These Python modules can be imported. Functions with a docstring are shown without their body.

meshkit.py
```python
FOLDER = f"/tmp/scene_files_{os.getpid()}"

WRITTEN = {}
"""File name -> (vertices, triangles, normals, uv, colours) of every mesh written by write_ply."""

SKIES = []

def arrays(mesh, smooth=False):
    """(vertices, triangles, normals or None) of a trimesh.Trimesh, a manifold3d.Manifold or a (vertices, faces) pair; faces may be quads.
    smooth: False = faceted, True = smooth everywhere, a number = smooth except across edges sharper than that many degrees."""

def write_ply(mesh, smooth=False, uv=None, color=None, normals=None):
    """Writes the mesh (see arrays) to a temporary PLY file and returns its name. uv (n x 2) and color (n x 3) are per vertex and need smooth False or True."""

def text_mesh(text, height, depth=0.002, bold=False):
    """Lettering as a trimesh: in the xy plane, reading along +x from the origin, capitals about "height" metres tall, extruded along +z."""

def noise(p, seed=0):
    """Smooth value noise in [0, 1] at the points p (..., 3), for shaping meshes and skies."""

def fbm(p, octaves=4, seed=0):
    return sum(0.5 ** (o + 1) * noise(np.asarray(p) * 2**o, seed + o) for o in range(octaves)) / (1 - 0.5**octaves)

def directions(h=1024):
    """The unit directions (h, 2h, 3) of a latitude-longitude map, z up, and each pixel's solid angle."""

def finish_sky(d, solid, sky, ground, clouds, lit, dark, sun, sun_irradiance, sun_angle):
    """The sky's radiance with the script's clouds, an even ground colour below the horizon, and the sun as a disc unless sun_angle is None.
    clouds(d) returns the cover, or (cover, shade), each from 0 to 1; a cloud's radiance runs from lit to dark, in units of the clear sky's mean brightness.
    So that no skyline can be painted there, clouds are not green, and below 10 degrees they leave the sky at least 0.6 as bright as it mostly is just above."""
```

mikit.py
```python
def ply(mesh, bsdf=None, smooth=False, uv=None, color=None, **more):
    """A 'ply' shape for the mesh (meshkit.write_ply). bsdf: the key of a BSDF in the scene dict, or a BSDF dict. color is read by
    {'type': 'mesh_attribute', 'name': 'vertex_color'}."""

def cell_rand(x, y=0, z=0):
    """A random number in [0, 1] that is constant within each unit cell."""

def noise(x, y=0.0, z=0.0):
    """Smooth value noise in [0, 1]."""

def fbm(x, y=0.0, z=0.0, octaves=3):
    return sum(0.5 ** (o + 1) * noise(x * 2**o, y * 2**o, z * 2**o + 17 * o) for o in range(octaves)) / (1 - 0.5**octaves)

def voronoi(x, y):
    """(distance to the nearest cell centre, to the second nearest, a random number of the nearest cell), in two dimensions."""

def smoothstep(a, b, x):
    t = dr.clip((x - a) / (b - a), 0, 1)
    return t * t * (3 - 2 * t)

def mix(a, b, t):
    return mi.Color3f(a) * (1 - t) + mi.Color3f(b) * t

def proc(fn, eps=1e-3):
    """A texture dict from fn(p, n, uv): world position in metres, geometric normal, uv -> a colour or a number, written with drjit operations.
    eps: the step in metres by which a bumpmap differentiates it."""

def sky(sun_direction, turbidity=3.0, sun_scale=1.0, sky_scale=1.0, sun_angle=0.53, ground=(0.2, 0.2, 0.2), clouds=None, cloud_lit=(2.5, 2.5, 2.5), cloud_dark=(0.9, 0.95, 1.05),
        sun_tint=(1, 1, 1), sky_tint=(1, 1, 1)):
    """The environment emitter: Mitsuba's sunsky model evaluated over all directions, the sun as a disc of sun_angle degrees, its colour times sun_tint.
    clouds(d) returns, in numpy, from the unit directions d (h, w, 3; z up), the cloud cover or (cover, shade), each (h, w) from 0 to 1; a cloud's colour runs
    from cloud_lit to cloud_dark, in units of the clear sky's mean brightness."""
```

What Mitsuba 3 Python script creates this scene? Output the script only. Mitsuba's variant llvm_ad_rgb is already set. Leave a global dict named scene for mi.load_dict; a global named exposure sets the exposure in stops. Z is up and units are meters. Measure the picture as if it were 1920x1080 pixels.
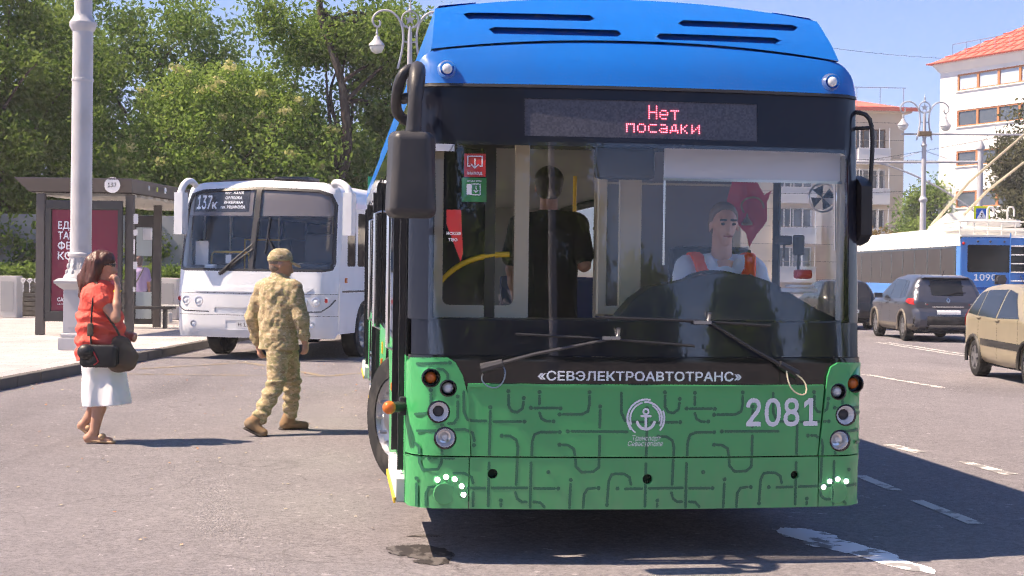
import math, numpy as np, trimesh, shapely, manifold3d, mitsuba as mi, drjit as dr, mikit, meshkit
from mikit import proc, noise, fbm, voronoi, cell_rand, smoothstep, mix
from shapely.geometry import Polygon, LineString, Point, box as sbox
from shapely.ops import unary_union
T = mi.ScalarTransform4f
scene, labels = {}, {}
# ------------------------------------------------------------------ camera, sky, exposure
scene['haze_air'] = {'type': 'homogeneous', 'albedo': {'type': 'rgb', 'value': [.95, .95, .96]}, 'sigma_t': .0006}
scene['camera'] = {'type': 'perspective', 'fov': 37.847, 'near_clip': 0.05, 'far_clip': 3000.0,
    'medium': {'type': 'ref', 'id': 'haze_air'}, 'to_world': T().look_at(origin=[0, 0, 1.5], target=[0, 9.9994, 1.39108], up=[-0.01309, 0.01089, 0.99985])}
scene['sky'] = mikit.sky((-0.590, -0.090, 0.80), turbidity=2.6, sky_scale=0.94, sun_scale=1.34, ground=(0.22, 0.21, 0.21), sun_tint=(1.02, 0.98, 0.98), sky_tint=(1.08, 0.99, 1.10))
exposure = 2.25

# ------------------------------------------------------------------ helpers
XF = np.eye(4)
def at(x=0, y=0, z=0, yaw=0, s=1.0, sz=None):
    """from here on every mesh is placed with this position, turn (degrees) and size"""
    global XF
    c, q = math.cos(math.radians(yaw)), math.sin(math.radians(yaw))
    sx, sy, szz = s if isinstance(s, tuple) else (s, s, sz or s)
    XF = np.array([[c * sx, -q * sy, 0, x], [q * sx, c * sy, 0, y], [0, 0, szz, z], [0, 0, 0, 1.0]])
def uniq(k):
    if k not in used: used.add(k); return k
    i = 1
    while f'{k}_{i:03d}' in used: i += 1
    used.add(f'{k}_{i:03d}'); return f'{k}_{i:03d}'
used = set()
def lab(k, label=None, cat=None, group=None, kind=None):
    d = labels.setdefault(k, {})
    for a, b in (('label', label), ('category', cat), ('group', group), ('kind', kind)):
        if b: d[a] = b
    return k
def thing(name, label, cat, group=None): return lab(uniq(name), label, cat, group)
def tm(v, f): return trimesh.Trimesh(np.asarray(v, float), np.asarray(f, int), process=False)
def cat(*ms):
    out = []
    for m in ms: out += list(m) if isinstance(m, (list, tuple)) else [m]
    return trimesh.util.concatenate(out) if len(out) > 1 else out[0]
def add(k, m, mat, sm=35, label=None, **more):
    m = cat(m).copy(); m.merge_vertices(); m.apply_transform(XF)
    k = uniq(k); scene[k] = mikit.ply(m, 'mat_' + mat, smooth=sm, **more)
    if label: lab(k, label)
    return k
def bx(x0, x1, y0, y1, z0, z1, r=0.0):
    x0, x1, y0, y1, z0, z1 = min(x0, x1), max(x0, x1), min(y0, y1), max(y0, y1), min(z0, z1), max(z0, z1)
    r = min(r, .45 * (x1 - x0), .45 * (y1 - y0), .45 * (z1 - z0))
    if r <= 0:
        m = trimesh.creation.box((x1 - x0, y1 - y0, z1 - z0)); m.apply_translation(((x0 + x1) / 2, (y0 + y1) / 2, (z0 + z1) / 2)); return m
    p = []
    for x, a in ((x0, r), (x1, -r)):
        for y, b in ((y0, r), (y1, -r)):
            for z, c in ((z0, r), (z1, -r)):
                p += [(x, y + b, z + c), (x + a, y, z + c), (x + a, y + b, z), (x + .3 * a, y + .3 * b, z + .3 * c)]
    return trimesh.convex.convex_hull(np.array(p))
def hull(p): return trimesh.convex.convex_hull(np.asarray(p, float))
def frame_of(t):
    t = t / (np.linalg.norm(t) + 1e-12)
    a = np.cross(t, [0, 0, 1.0] if abs(t[2]) < .9 else [1.0, 0, 0]); a /= np.linalg.norm(a)
    return a, np.cross(t, a)
def tube(pts, r, n=8, closed=False, flat=1.0):
    p = np.asarray(pts, float); k = len(p); r = np.broadcast_to(np.asarray(r, float), (k,))
    t = np.gradient(p, axis=0) if not closed else np.roll(p, -1, 0) - np.roll(p, 1, 0)
    t /= np.linalg.norm(t, axis=1, keepdims=True) + 1e-12
    a, b = frame_of(t[0]); rings = []
    for i in range(k):
        a = a - t[i] * (a @ t[i]); a /= np.linalg.norm(a); b = np.cross(t[i], a)
        g = np.arange(n) * 2 * np.pi / n
        rings.append(p[i] + r[i] * (np.cos(g)[:, None] * a + flat * np.sin(g)[:, None] * b))
    v = np.vstack(rings); f = []
    for i in range(k if closed else k - 1):
        for j in range(n):
            q = (j + 1) % n; i2 = (i + 1) % k
            f += [(i * n + j, i * n + q, i2 * n + q), (i * n + j, i2 * n + q, i2 * n + j)]
    if not closed:
        v = np.vstack([v, p[:1], p[-1:]])
        for j in range(n):
            q = (j + 1) % n
            f += [(q, j, k * n), ((k - 1) * n + j, (k - 1) * n + q, k * n + 1)]
    return tm(v, f)
def cyl(p0, p1, r0, r1=None, n=16): return tube([p0, p1], [r0, r0 if r1 is None else r1], n)
def curve(pts, n=24):
    from scipy.interpolate import CubicSpline
    p = np.asarray(pts, float); s = np.r_[0, np.cumsum(np.linalg.norm(np.diff(p, axis=0), axis=1))]
    return CubicSpline(s, p)(np.linspace(0, s[-1], n))
def lathe(prof, n=24, o=(0, 0, 0), axis='z'):
    p = np.asarray(prof, float); g = np.arange(n) * 2 * np.pi / n
    v = np.stack([p[:, None, 0] * np.cos(g), p[:, None, 0] * np.sin(g), np.repeat(p[:, 1:2], n, 1)], -1).reshape(-1, 3); f = []
    for i in range(len(p) - 1):
        for j in range(n):
            q = (j + 1) % n
            f += [(i * n + j, i * n + q, (i + 1) * n + q), (i * n + j, (i + 1) * n + q, (i + 1) * n + j)]
    m = tm(v, f)
    if axis == 'y': m.vertices = m.vertices[:, [0, 2, 1]] * [1, -1, 1]; m.vertices[:, 1] *= -1; m.invert()
    if axis == 'x': m.vertices = m.vertices[:, [2, 1, 0]]; m.invert()
    m.apply_translation(o); return m
def ball(c, r, s=(1, 1, 1), n=2):
    m = trimesh.creation.icosphere(subdivisions=n, radius=r); m.apply_scale(s); m.apply_translation(c); return m
def tri2(poly):
    v, f = trimesh.creation.triangulate_polygon(poly, engine='earcut')
    v = np.asarray(v, float); f = np.asarray(f)
    if not len(f): return v, f
    a, b, c = v[f[:, 0]], v[f[:, 1]], v[f[:, 2]]
    s = (b[:, 0] - a[:, 0]) * (c[:, 1] - a[:, 1]) - (b[:, 1] - a[:, 1]) * (c[:, 0] - a[:, 0])
    f = f.copy(); f[s < 0] = f[s < 0][:, ::-1]
    return v, f[np.abs(s) > 1e-10]
def polys(p): return [g for g in getattr(p, 'geoms', [p]) if g.geom_type == 'Polygon' and g.area > 1e-8]
def skin(poly, f, th=.004, du=.08, dz=.2, off=0.0, walls=True, sheet=False):
    """a flat outline laid on the curved surface f(a, b, height), th thick"""
    V, F, n = [], [], 0; S = []
    for g in polys(poly):
        x0, y0, x1, y1 = g.bounds
        xs, ys = np.arange(math.floor(x0 / du), math.ceil(x1 / du)) * du, np.arange(math.floor(y0 / dz), math.ceil(y1 / dz)) * dz
        X, Y = np.meshgrid(xs, ys)
        for c in shapely.intersection(g, shapely.box(X.ravel(), Y.ravel(), X.ravel() + du, Y.ravel() + dz)):
            for q in polys(c):
                v, t = tri2(q)
                if len(t): V.append(v); F.append(t + n); n += len(v)
        for ring in [g.exterior, *g.interiors]:
            S.append(np.asarray(shapely.segmentize(ring, min(du, dz)).coords)[:-1])
    v, t = np.vstack(V), np.vstack(F)
    out = [tm(f(v[:, 0], v[:, 1], off + th), t)]
    if not sheet:
        out.append(tm(f(v[:, 0], v[:, 1], np.full(len(v), off)), t[:, ::-1]))
        for r in S if walls else ():
            k = len(r); i = np.arange(k); j = (i + 1) % k
            w = np.vstack([f(r[:, 0], r[:, 1], off + th), f(r[:, 0], r[:, 1], np.full(k, off))])
            out.append(tm(w, np.vstack([np.c_[i, i + k, j], np.c_[j, i + k, j + k]])))
    return cat(out)
def S3(a, b, c): return np.stack(np.broadcast_arrays(a, b, c), -1).astype(float)
def flat_y(y): return lambda a, b, w: S3(a, y - w, b)                  # facing the camera side
def flat_x(x, s): return lambda a, b, w: S3(x + s * w, a, b)           # facing x
def flat_z(z): return lambda a, b, w: S3(a, b, z + w)
def rrect(x0, y0, x1, y1, r): return sbox(x0 + r, y0 + r, x1 - r, y1 - r).buffer(r, quad_segs=5)
_txt = {}
def text_poly(s, h, bold=False, width=None, slant=0.0):
    """lettering as a flat outline centred on x, base line at 0"""
    m = meshkit.text_mesh(s, h, .01, bold)
    up = m.faces[np.abs(m.face_normals[:, 2] - 1) < 1e-3]
    v = np.array(m.vertices)[:, :2]; x0, x1 = v[:, 0].min(), v[:, 0].max()
    k = width / (x1 - x0) if width else 1
    v = np.c_[(v[:, 0] - (x0 + x1) / 2) * k + slant * v[:, 1], v[:, 1]]
    return v, up
def text_on(s, h, f, x, z, off, bold=False, width=None, slant=0.0, mirror=1):
    v, t = text_poly(s, h, bold, width, slant)
    return tm(f(v[:, 0] * mirror + x, v[:, 1] + z, np.full(len(v), off)), t[:, ::mirror])
def ribbon(pts, w, closed=False): return LineString(pts).buffer(w / 2, cap_style='round', join_style='round', quad_segs=4)
def ring(cx, cy, r0, r1): return Point(cx, cy).buffer(r1, quad_segs=10).difference(Point(cx, cy).buffer(r0, quad_segs=10))

# ------------------------------------------------------------------ materials
def lin(r, g, b): return [((c / 255 + .055) / 1.055) ** 2.4 if c > 10 else c / 255 / 12.92 for c in (r, g, b)]
def mat(name, col, rough=.5, metal=0.0, bump=None, two=True, **kw):
    b = {'type': 'principled', 'base_color': col if isinstance(col, dict) else {'type': 'rgb', 'value': list(col)}, 'roughness': rough, 'metallic': metal, **kw}
    if bump: b = {'type': 'bumpmap', 'arbitrary': bump[0], 'scale': bump[1], 'bsdf': b}
    scene['mat_' + name] = {'type': 'twosided', 'bsdf': b} if two else b
def grime(col, amt=.25, sc=3.0, dust=(.3, .27, .23)):
    def fn(p, n, uv):
        s = fbm(p.x * sc, p.y * sc, p.z * sc * .6, 4)
        return mix(col, [c * .8 for c in col], smoothstep(.35, .75, s) * .4) * (1 - amt * smoothstep(.45, .8, s)) + mi.Color3f(dust) * (amt * smoothstep(.45, .8, s))
    return proc(fn)
paint = dict(rough=.22, clearcoat=.8, clearcoat_gloss=.92)
def road_dust(col, z0, z1, amt):
    base = mi.Color3f
    def fn(p, n, uv):
        s = fbm(p.x * 2.5, p.y * 2.5, p.z * 2.5, 4); w = smoothstep(z1, z0, p.z + .25 * (s - .5)) * amt * (.4 + .9 * noise(p.x * 40, p.y * 40, p.z * 14)) + .03 * smoothstep(.6, .8, s)
        return mix(col, (.27, .25, .21), dr.clip(w, 0, 1))
    return proc(fn)
mat('bus_green', road_dust((.054, .37, .122), .2, .75, .20), **paint)
mat('print_green', (.022, .135, .072), .3, clearcoat=.6)
mat('bus_blue', grime((.006, .135, .52), .04, 2.0), **paint)
mat('slot_blue', (.003, .06, .29), .4)
mat('bus_white', grime((.72, .74, .77), .05, 1.6), **paint)
mat('white', (.8, .8, .82), .4)
mat('white_print', (.78, .80, .86), .4)
mat('black_gloss', (.008, .009, .012), .06, specular=.6)
mat('black_matt', (.012, .012, .014), .6)
mat('black_ceramic', (.014, .016, .028), .12, specular=.30)
mat('rubber', grime((.014, .014, .015), .15, 9), .75)
mat('black_plastic', (.022, .022, .025), .42)
mat('grey_plastic', (.05, .05, .056), .45)
mat('mirror_plastic', grime((.036, .036, .042), .1, 6), .48)
mat('dark_interior', (.03, .03, .035), .6)
mat('cream', (.55, .49, .36), .45)
mat('grey_panel', (.21, .20, .21), .6)
mat('interior_wall', (.27, .26, .245), .6)
mat('blind', (.62, .62, .66), .7)
mat('yellow', (.75, .48, .02), .35)
mat('chrome', (.75, .75, .77), .15, 1.0)
mat('steel', (.42, .43, .45), .32, 1.0)
mat('alloy', (.36, .36, .38), .35, .8)
mat('lamp_silver', (.8, .8, .82), .12, .9)
mat('lamp_glass', (.75, .78, .8), .05, specular=.8, clearcoat=1.0)
mat('amber', (.62, .14, .01), .15, clearcoat=1.0)
mat('red_lamp', (.5, .015, .012), .15, clearcoat=1.0)
mat('red', (.55, .03, .035), .5)
mat('sticker_green', (.03, .22, .06), .4)
mat('step', grime((.55, .55, .56), .25, 5), .5)
def led_panel(p, n, uv):
    a = noise(p.x * 120, p.z * 120)
    return mix((.055, .055, .075), (.10, .10, .13), a)
mat('led_panel', proc(led_panel), .3)
scene['mat_glass'] = {'type': 'thindielectric', 'int_ior': 1.5}
mat('dark_glass', (.012, .014, .016), .04, specular=.55)
mat('tint_glass', (.018, .020, .024), .05, specular=.4)

def wheel(name, c, s, R, w, style, mat_t='rubber', steer=0):
    """tyre, rim and hub of one wheel; s is the side its outer face looks to along x"""
    global XF
    keep = XF
    if steer:
        q = math.radians(steer); A = np.eye(4); A[:2, :2] = [[math.cos(q), -math.sin(q)], [math.sin(q), math.cos(q)]]; B = np.eye(4); B[:3, 3] = c; XF = keep @ B @ A; c = (0, 0, 0)
    x, y, z = c; p = R * .64
    k = add(name, lathe([(p, -w / 2), (R * .8, -w / 2), (R * .95, -w * .46), (R, -w * .36), (R, w * .36), (R * .95, w * .46), (R * .8, w / 2), (p, w / 2), (p, -w / 2)], 36, c, 'x'), mat_t)
    f = lambda a, b, q: S3(x + s * q, y + a, z + b)
    if style == 'bus':
        add(k + '__rim', lathe([(p * 1.02, .46 * w * s), (p * .96, .48 * w * s), (p * .9, .36 * w * s), (p * .62, .30 * w * s), (p * .5, .44 * w * s), (p * .3, .48 * w * s), (p * .28, .62 * w * s), (0, .64 * w * s)], 30, c, 'x'), 'steel')
        for t in np.arange(10) * math.pi / 5: add(k + '__nut', cyl((x + s * .42 * w, y + p * .62 * math.cos(t), z + p * .62 * math.sin(t)), (x + s * .62 * w, y + p * .62 * math.cos(t), z + p * .62 * math.sin(t)), .02, .014, 6), 'chrome')
    else:
        n = 5
        add(k + '__rim', cat(lathe([(p * 1.02, .40 * w * s), (p * .98, .46 * w * s), (p * .9, .44 * w * s), (p * .86, .1 * w * s), (p * .4, .05 * w * s), (0, .05 * w * s)], 30, c, 'x'),
            [skin(Polygon([(q[0] * math.cos(t) - q[1] * math.sin(t), q[0] * math.sin(t) + q[1] * math.cos(t)) for q in ((.0, -.2 * p), (p * .93, -.17 * p), (p * .93, .17 * p), (0, .2 * p))]), f, .03 * w / .2, off=.30 * w, du=1, dz=1) for t in np.arange(n) * 2 * math.pi / n + .3], cyl((x + s * .3 * w, y, z), (x + s * .47 * w, y, z), p * .22)), 'alloy')
    XF = keep
    return k

# ------------------------------------------------------------------ the green and blue trolleybus
HW = 1.31
def cor(u):
    u = np.abs(u); d = .09 * (u / 1.25) ** 2 - .05
    e = np.clip(u - 1.15, 0, .16)
    return d + .16 - np.sqrt(np.maximum(.16 ** 2 - e ** 2, 0)) * 1.0
def prof(z): return np.interp(z, [.2, 1.0, 2.53, 2.66, 2.75, 2.86, 3.0, 3.15, 3.3], [0, 0, .12, .17, .23, .33, .50, .73, 1.0])
def front(u, z, w): return S3(u, cor(u) + prof(z) - w, z)
def arc_z(u): return 2.815 - .075 * (np.abs(u) / 1.18) ** 2.2
def top_z(u): return 3.135 - .095 * (np.abs(u) / 1.14) ** 2.2
def build_trolleybus():
    TB = thing('trolleybus', 'large blue and green trolleybus parked with its front to the viewer, number 2081', 'trolleybus')
    P = TB + '__'
    def pan(name, poly, m, th=.012, off=0.0, label=None, **k): return add(P + name, skin(poly, front, th, off=off, **k), m, 30, label)
    # --- green front
    lower = rrect(-1.31, .195, 1.31, .478, .02)
    cL, cR = sbox(-2, 0, -.964, 2), sbox(1.012, 0, 2, 2)
    ctr = Polygon([(-.955, .486), (1.005, .486), (1.04, .868), (.9, .872), (-.9, .872), (-.985, .868)])
    holesL = [(-1.181, .912, .052), (-1.087, .857, .047), (-1.137, .727, .062), (-1.10, .583, .062)]
    holesR = [(1.235, .888, .052), (1.125, .845, .047), (1.172, .712, .062), (1.138, .568, .062)]
    hl = Polygon([(-1.31, .486), (-.962, .486), (-.975, .8), (-1.01, .93), (-1.05, 1.0), (-1.09, 1.024), (-1.29, 1.018), (-1.31, .99)])
    hr = Polygon([(1.31, .486), (1.012, .486), (1.045, .8), (1.058, .93), (1.078, .985), (1.12, 1.008), (1.29, 1.005), (1.31, .98)])
    for L in holesL: hl = hl.difference(Point(L[:2]).buffer(L[2], quad_segs=8))
    for L in holesR: hr = hr.difference(Point(L[:2]).buffer(L[2], quad_segs=8))
    plugs = [(-.838, .388, .028), (.02, .362, .028), (.872, .377, .024)]
    lc = lower.difference(cL).difference(cR)
    for q in plugs: lc = lc.difference(Point(q[:2]).buffer(q[2], quad_segs=6))
    pan('bumper', lc, 'bus_green', .03, label='green lower bumper panel printed with dark green route lines')
    for g in (lower.intersection(sbox(-2, 0, -.97, 2)), lower.intersection(sbox(1.018, 0, 2, 2))): pan('bumper_corner', g, 'bus_green', .03, dz=.08)
    pan('front_panel', ctr, 'bus_green', .034, label='green front panel with fleet number, emblem and dark route lines')
    pan('headlight_panel', hl, 'bus_green', .04); pan('headlight_panel', hr, 'bus_green', .04)
    for q in plugs: add(P + 'tow_hole', lathe([(0, .02), (q[2] * .8, .02), (q[2], .0)], 16, (q[0], cor(q[0]) + .02, q[1]), 'y'), 'slot_green')
    pan('front_shell', rrect(-1.29, .22, 1.29, 1.02, .03), 'black_matt', .004, off=-.06)
    pan('panel_lip', Polygon([(-.98, .866), (1.035, .866), (1.035, .884), (-.98, .884)]), 'bus_green', .046)
    # --- lamps
    for L, kind in zip(holesL + holesR, ['amber', 'white', 'proj', 'refl'] * 2):
        x, z, r = L; y = cor(x) - .034
        h = add(P + ('turn_signal' if kind == 'amber' else 'headlight'), lathe([(r * 1.02, .07), (r * 1.02, -.006), (r * .86, -.012), (r * .84, .05), (0, .06)], 24, (x, y + .0, z), 'y'), 'black_gloss')
        if kind == 'amber': add(h + '__lens', ball((x, y + .03, z), r * .62, (1, .7, 1)), 'amber')
        elif kind == 'white': add(h + '__lens', ball((x, y + .03, z), r * .66, (1, .7, 1)), 'lamp_glass')
        elif kind == 'proj':
            add(h + '__reflector', lathe([(r * .86, .0), (r * .8, .012), (r * .5, .03), (r * .5, .05)], 24, (x, y, z), 'y'), 'white')
            add(h + '__lens', ball((x, y + .04, z), r * .48, (1, .6, 1)), 'grey_plastic')
        else:
            add(h + '__reflector', lathe([(r * .84, .0), (r * .62, .02), (r * .55, .05), (r * .2, .055), (.0, .04)], 24, (x, y, z), 'y'), 'lamp_silver')
            add(h + '__lens', ball((x, y + .03, z), r * .26, (1, .8, 1)), 'lamp_glass')
    for x, z, s in ((-1.1, .277, -1), (1.13, .272, 1)):
        add(P + 'fog_lamp_cover', lathe([(.062, .004), (.058, -.006), (0, -.004)], 24, (x, cor(x) - .03, z), 'y'), 'bus_green')
    for pts in ([(-1.139, .352), (-1.092, .368), (-1.045, .357), (-1.007, .319), (-.995, .272)], [(1.046, .306), (1.082, .338), (1.131, .349), (1.185, .335)]):
        for u, z in pts:
            k = add(P + 'daytime_light', lathe([(.0165, .0), (.0165, -.006), (.014, -.008), (0, -.004)], 14, (u, cor(u) - .03, z), 'y'), 'white')
            add(k + '__led', ball((u, cor(u) - .038, z), (.0125), (1, .6, 1), 1), 'lamp_glass', emitter={'type': 'area', 'radiance': {'type': 'rgb', 'value': [5.0, 4.9, 4.6]}})
    for x, z in ((-1.105, 2.625), (1.108, 2.614)):
        y = cor(x) + float(prof(z))
        h = add(P + 'marker_lamp', lathe([(.052, .0), (.05, -.03), (.04, -.05)], 20, (x, y - .01, z), 'y'), 'lamp_silver')
        add(h + '__lens', ball((x, y - .052, z), .030, (1, .6, 1)), 'lamp_glass')
    # --- dark printed route lines
    PA = "-1256,987 -1099,996|-1080,998|-1147,962 -1116,960 -1092,936 -1091,911|-1182,821 -1181,772|-1182,845|-1262,708 -1199,718|-1036,812|-1035,784 -1034,696 -1054,664 -1085,663|-1119,656|-1251,617 -995,633 -951,614 -941,570|-943,545|-1260,547 -1241,532 -1237,444 -1219,404 -1138,410 -1119,445 -1117,514|-1187,471|-1159,473 -1144,474|-1102,472 -1052,472|-1251,323 -1250,195|-1251,353|-1051,389 -992,390 -953,369 -945,337|-1200,209 -1201,273 -1185,309 -1137,317|-944,285 -943,212"
    PB = "-1003,839 -1001,731 -981,687 -955,680 -879,679|-857,755|-856,733 -859,492|-835,676 -689,678|-669,678|-759,844|-757,822 -756,763 -738,734 -709,729 -680,749 -675,784|-674,807|-588,841|-588,819 -587,775|-634,754|-614,753 -490,754|-472,752|-586,726 -576,696 -551,682 -529,681|-509,681|-476,719|-457,720 -355,720 -319,737 -311,777 -312,821|-312,843|-252,764|-251,743 -253,649|-792,599|-773,599 -746,598 -712,577 -703,538 -709,332|-627,492 -625,568 -612,608 -580,621 -492,622|-474,622|-430,626|-408,626 -100,625|-474,552|-456,552 -427,550 -395,530 -386,481 -381,432 -351,401 -286,403 -254,427 -252,600|-859,448 -861,212|-972,309 -881,310|-840,311 -650,313|-610,310 -497,310|-478,310|-629,450 -631,205|-533,400|-713,287 -703,253 -678,236 -652,236|-792,243|-792,223 -792,211|-611,236 -575,232 -552,207|-409,358|-410,333 -414,205|-338,206 -334,279 -315,309 -275,313|-255,313|-206,220|-205,237 -198,353 -182,388 -157,393 -112,391 -82,373 -74,334|-149,311"
    def lines(s, du=0.0):
        out = []
        for l in s.split('|'):
            p = [(int(a.split(',')[0]) / 1000 + du, int(a.split(',')[1]) / 1000) for a in l.split()]
            out.append(ribbon(p, .0150) if len(p) > 1 else Point(p[0]).buffer(.0115, quad_segs=3))
        return unary_union(out)
    pat = unary_union([lines(PA), lines(PB), lines(PB, .868), lines(PB, 1.738)])
    hb = lambda Ls: unary_union([Point(a[:2]).buffer(a[2] + .006) for a in Ls])
    for area, o, d in ((lc.buffer(-.002), .031, .05), (ctr.buffer(-.003), .035, .05), (hl.buffer(-.003), .041, .02), (hr.buffer(-.003), .041, .02), (lower.intersection(cL).buffer(-.003), .031, .02), (lower.intersection(cR).buffer(-.003), .031, .02)):
        lab(add(P + 'route_line_print', skin(pat.intersection(area), front, .0012, off=o, sheet=True, du=d), 'print_green', 30), 'dark green printed route lines and dots', kind='stuff')
    # --- lettering
    add(P + 'company_lettering', text_on('«СЕВЭЛЕКТРОАВТОТРАНС»', .05, front, -.022, .906, .021, True, 1.15), 'white_print', False)
    add(P + 'fleet_number', text_on('2081', .148, front, .79, .658, .037, True, .425), 'white_print', False)
    ex, ez = .004, .70
    def arc(r, a0, a1, w): return ribbon([(ex + r * math.cos(math.radians(t)), ez + r * math.sin(math.radians(t))) for t in np.linspace(a0, a1, 24)], w)
    em = [arc(.104, 78, 215, .011), arc(.088, 105, 200, .010), arc(.09, -25, 95, .011), arc(.104, -38, 22, .010), arc(.078, -10, 60, .009), arc(.098, 195, 232, .009),
          ribbon([(ex, ez + .018), (ex, ez - .052)], .014), ring(ex, ez + .037, .009, .02), ribbon([(ex - .026, ez + .012), (ex + .026, ez + .012)], .012),
          ribbon([(ex + .05 * math.cos(math.radians(t)), ez - .008 + .052 * math.sin(math.radians(t))) for t in np.linspace(195, 345, 20)], .016)]
    add(P + 'emblem', skin(unary_union(em), front, .0012, off=.0368, sheet=True, du=.05), 'white_print', 30, 'white round anchor emblem of dashed arcs')
    add(P + 'emblem_lettering', cat(text_on('Транспорт', .028, front, .006, .577, .037, False, .16, .2), text_on('Севастополя', .028, front, .0, .546, .037, False, .195, .2)), 'white_print', False)
    # --- black mask, windscreen, destination display
    pan('lower_mask', Polygon([(-1.06, .86), (1.09, .86), (1.09, 1.0), (1.3, 1.0), (1.3, 1.035), (-1.3, 1.035), (-1.3, 1.0), (-1.06, 1.0)]), 'black_gloss', .012, off=.006)
    pan('windscreen_apron', sbox(-1.285, 1.036, 1.285, 1.232), 'black_ceramic', .01, off=-.012)
    add(P + 'pillar_trim', bx(1.205, 1.24, .24, .3, 1.24, 2.2, .01), 'cream')
    glass = Polygon([(-1.2, 1.04), (1.21, 1.04), (1.2, 2.225), (-1.195, 2.225)])
    add(P + 'windscreen', skin(glass, front, .004, off=.006, sheet=True, dz=.5), 'glass', True)
    pan('windscreen_surround', Polygon([(-1.305, 1.232), (1.305, 1.232), (1.3, 2.54), (-1.3, 2.54)]).difference(rrect(-1.175, 1.1, 1.215, 2.205, .05)).difference(sbox(-1.175, 1.0, 1.215, 1.3)).difference(sbox(-.672, 2.258, .66, 2.468)), 'black_ceramic', .008, off=-.006)
    pan('destination_display', sbox(-.672, 2.258, .66, 2.468), 'led_panel', .006, off=-.012, label='grey led panel reading Нет посадки in red dots')
    FONT = {'Н': '10001 10001 10001 11111 10001 10001 10001', 'е': '0 0 01110 10001 11111 10000 01110', 'т': '0 0 11111 00100 00100 00100 00100', 'п': '0 0 11111 10001 10001 10001 10001',
            'о': '0 0 01110 10001 10001 10001 01110', 'с': '0 0 01111 10000 10000 10000 01111', 'а': '0 0 01110 00001 01111 10001 01111', 'д': '0 0 00110 01010 01010 11111 10001', 'к': '0 0 10010 10100 11000 10100 10010', 'и': '0 0 10001 10011 10101 11001 10001'}
    dots = []
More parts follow.
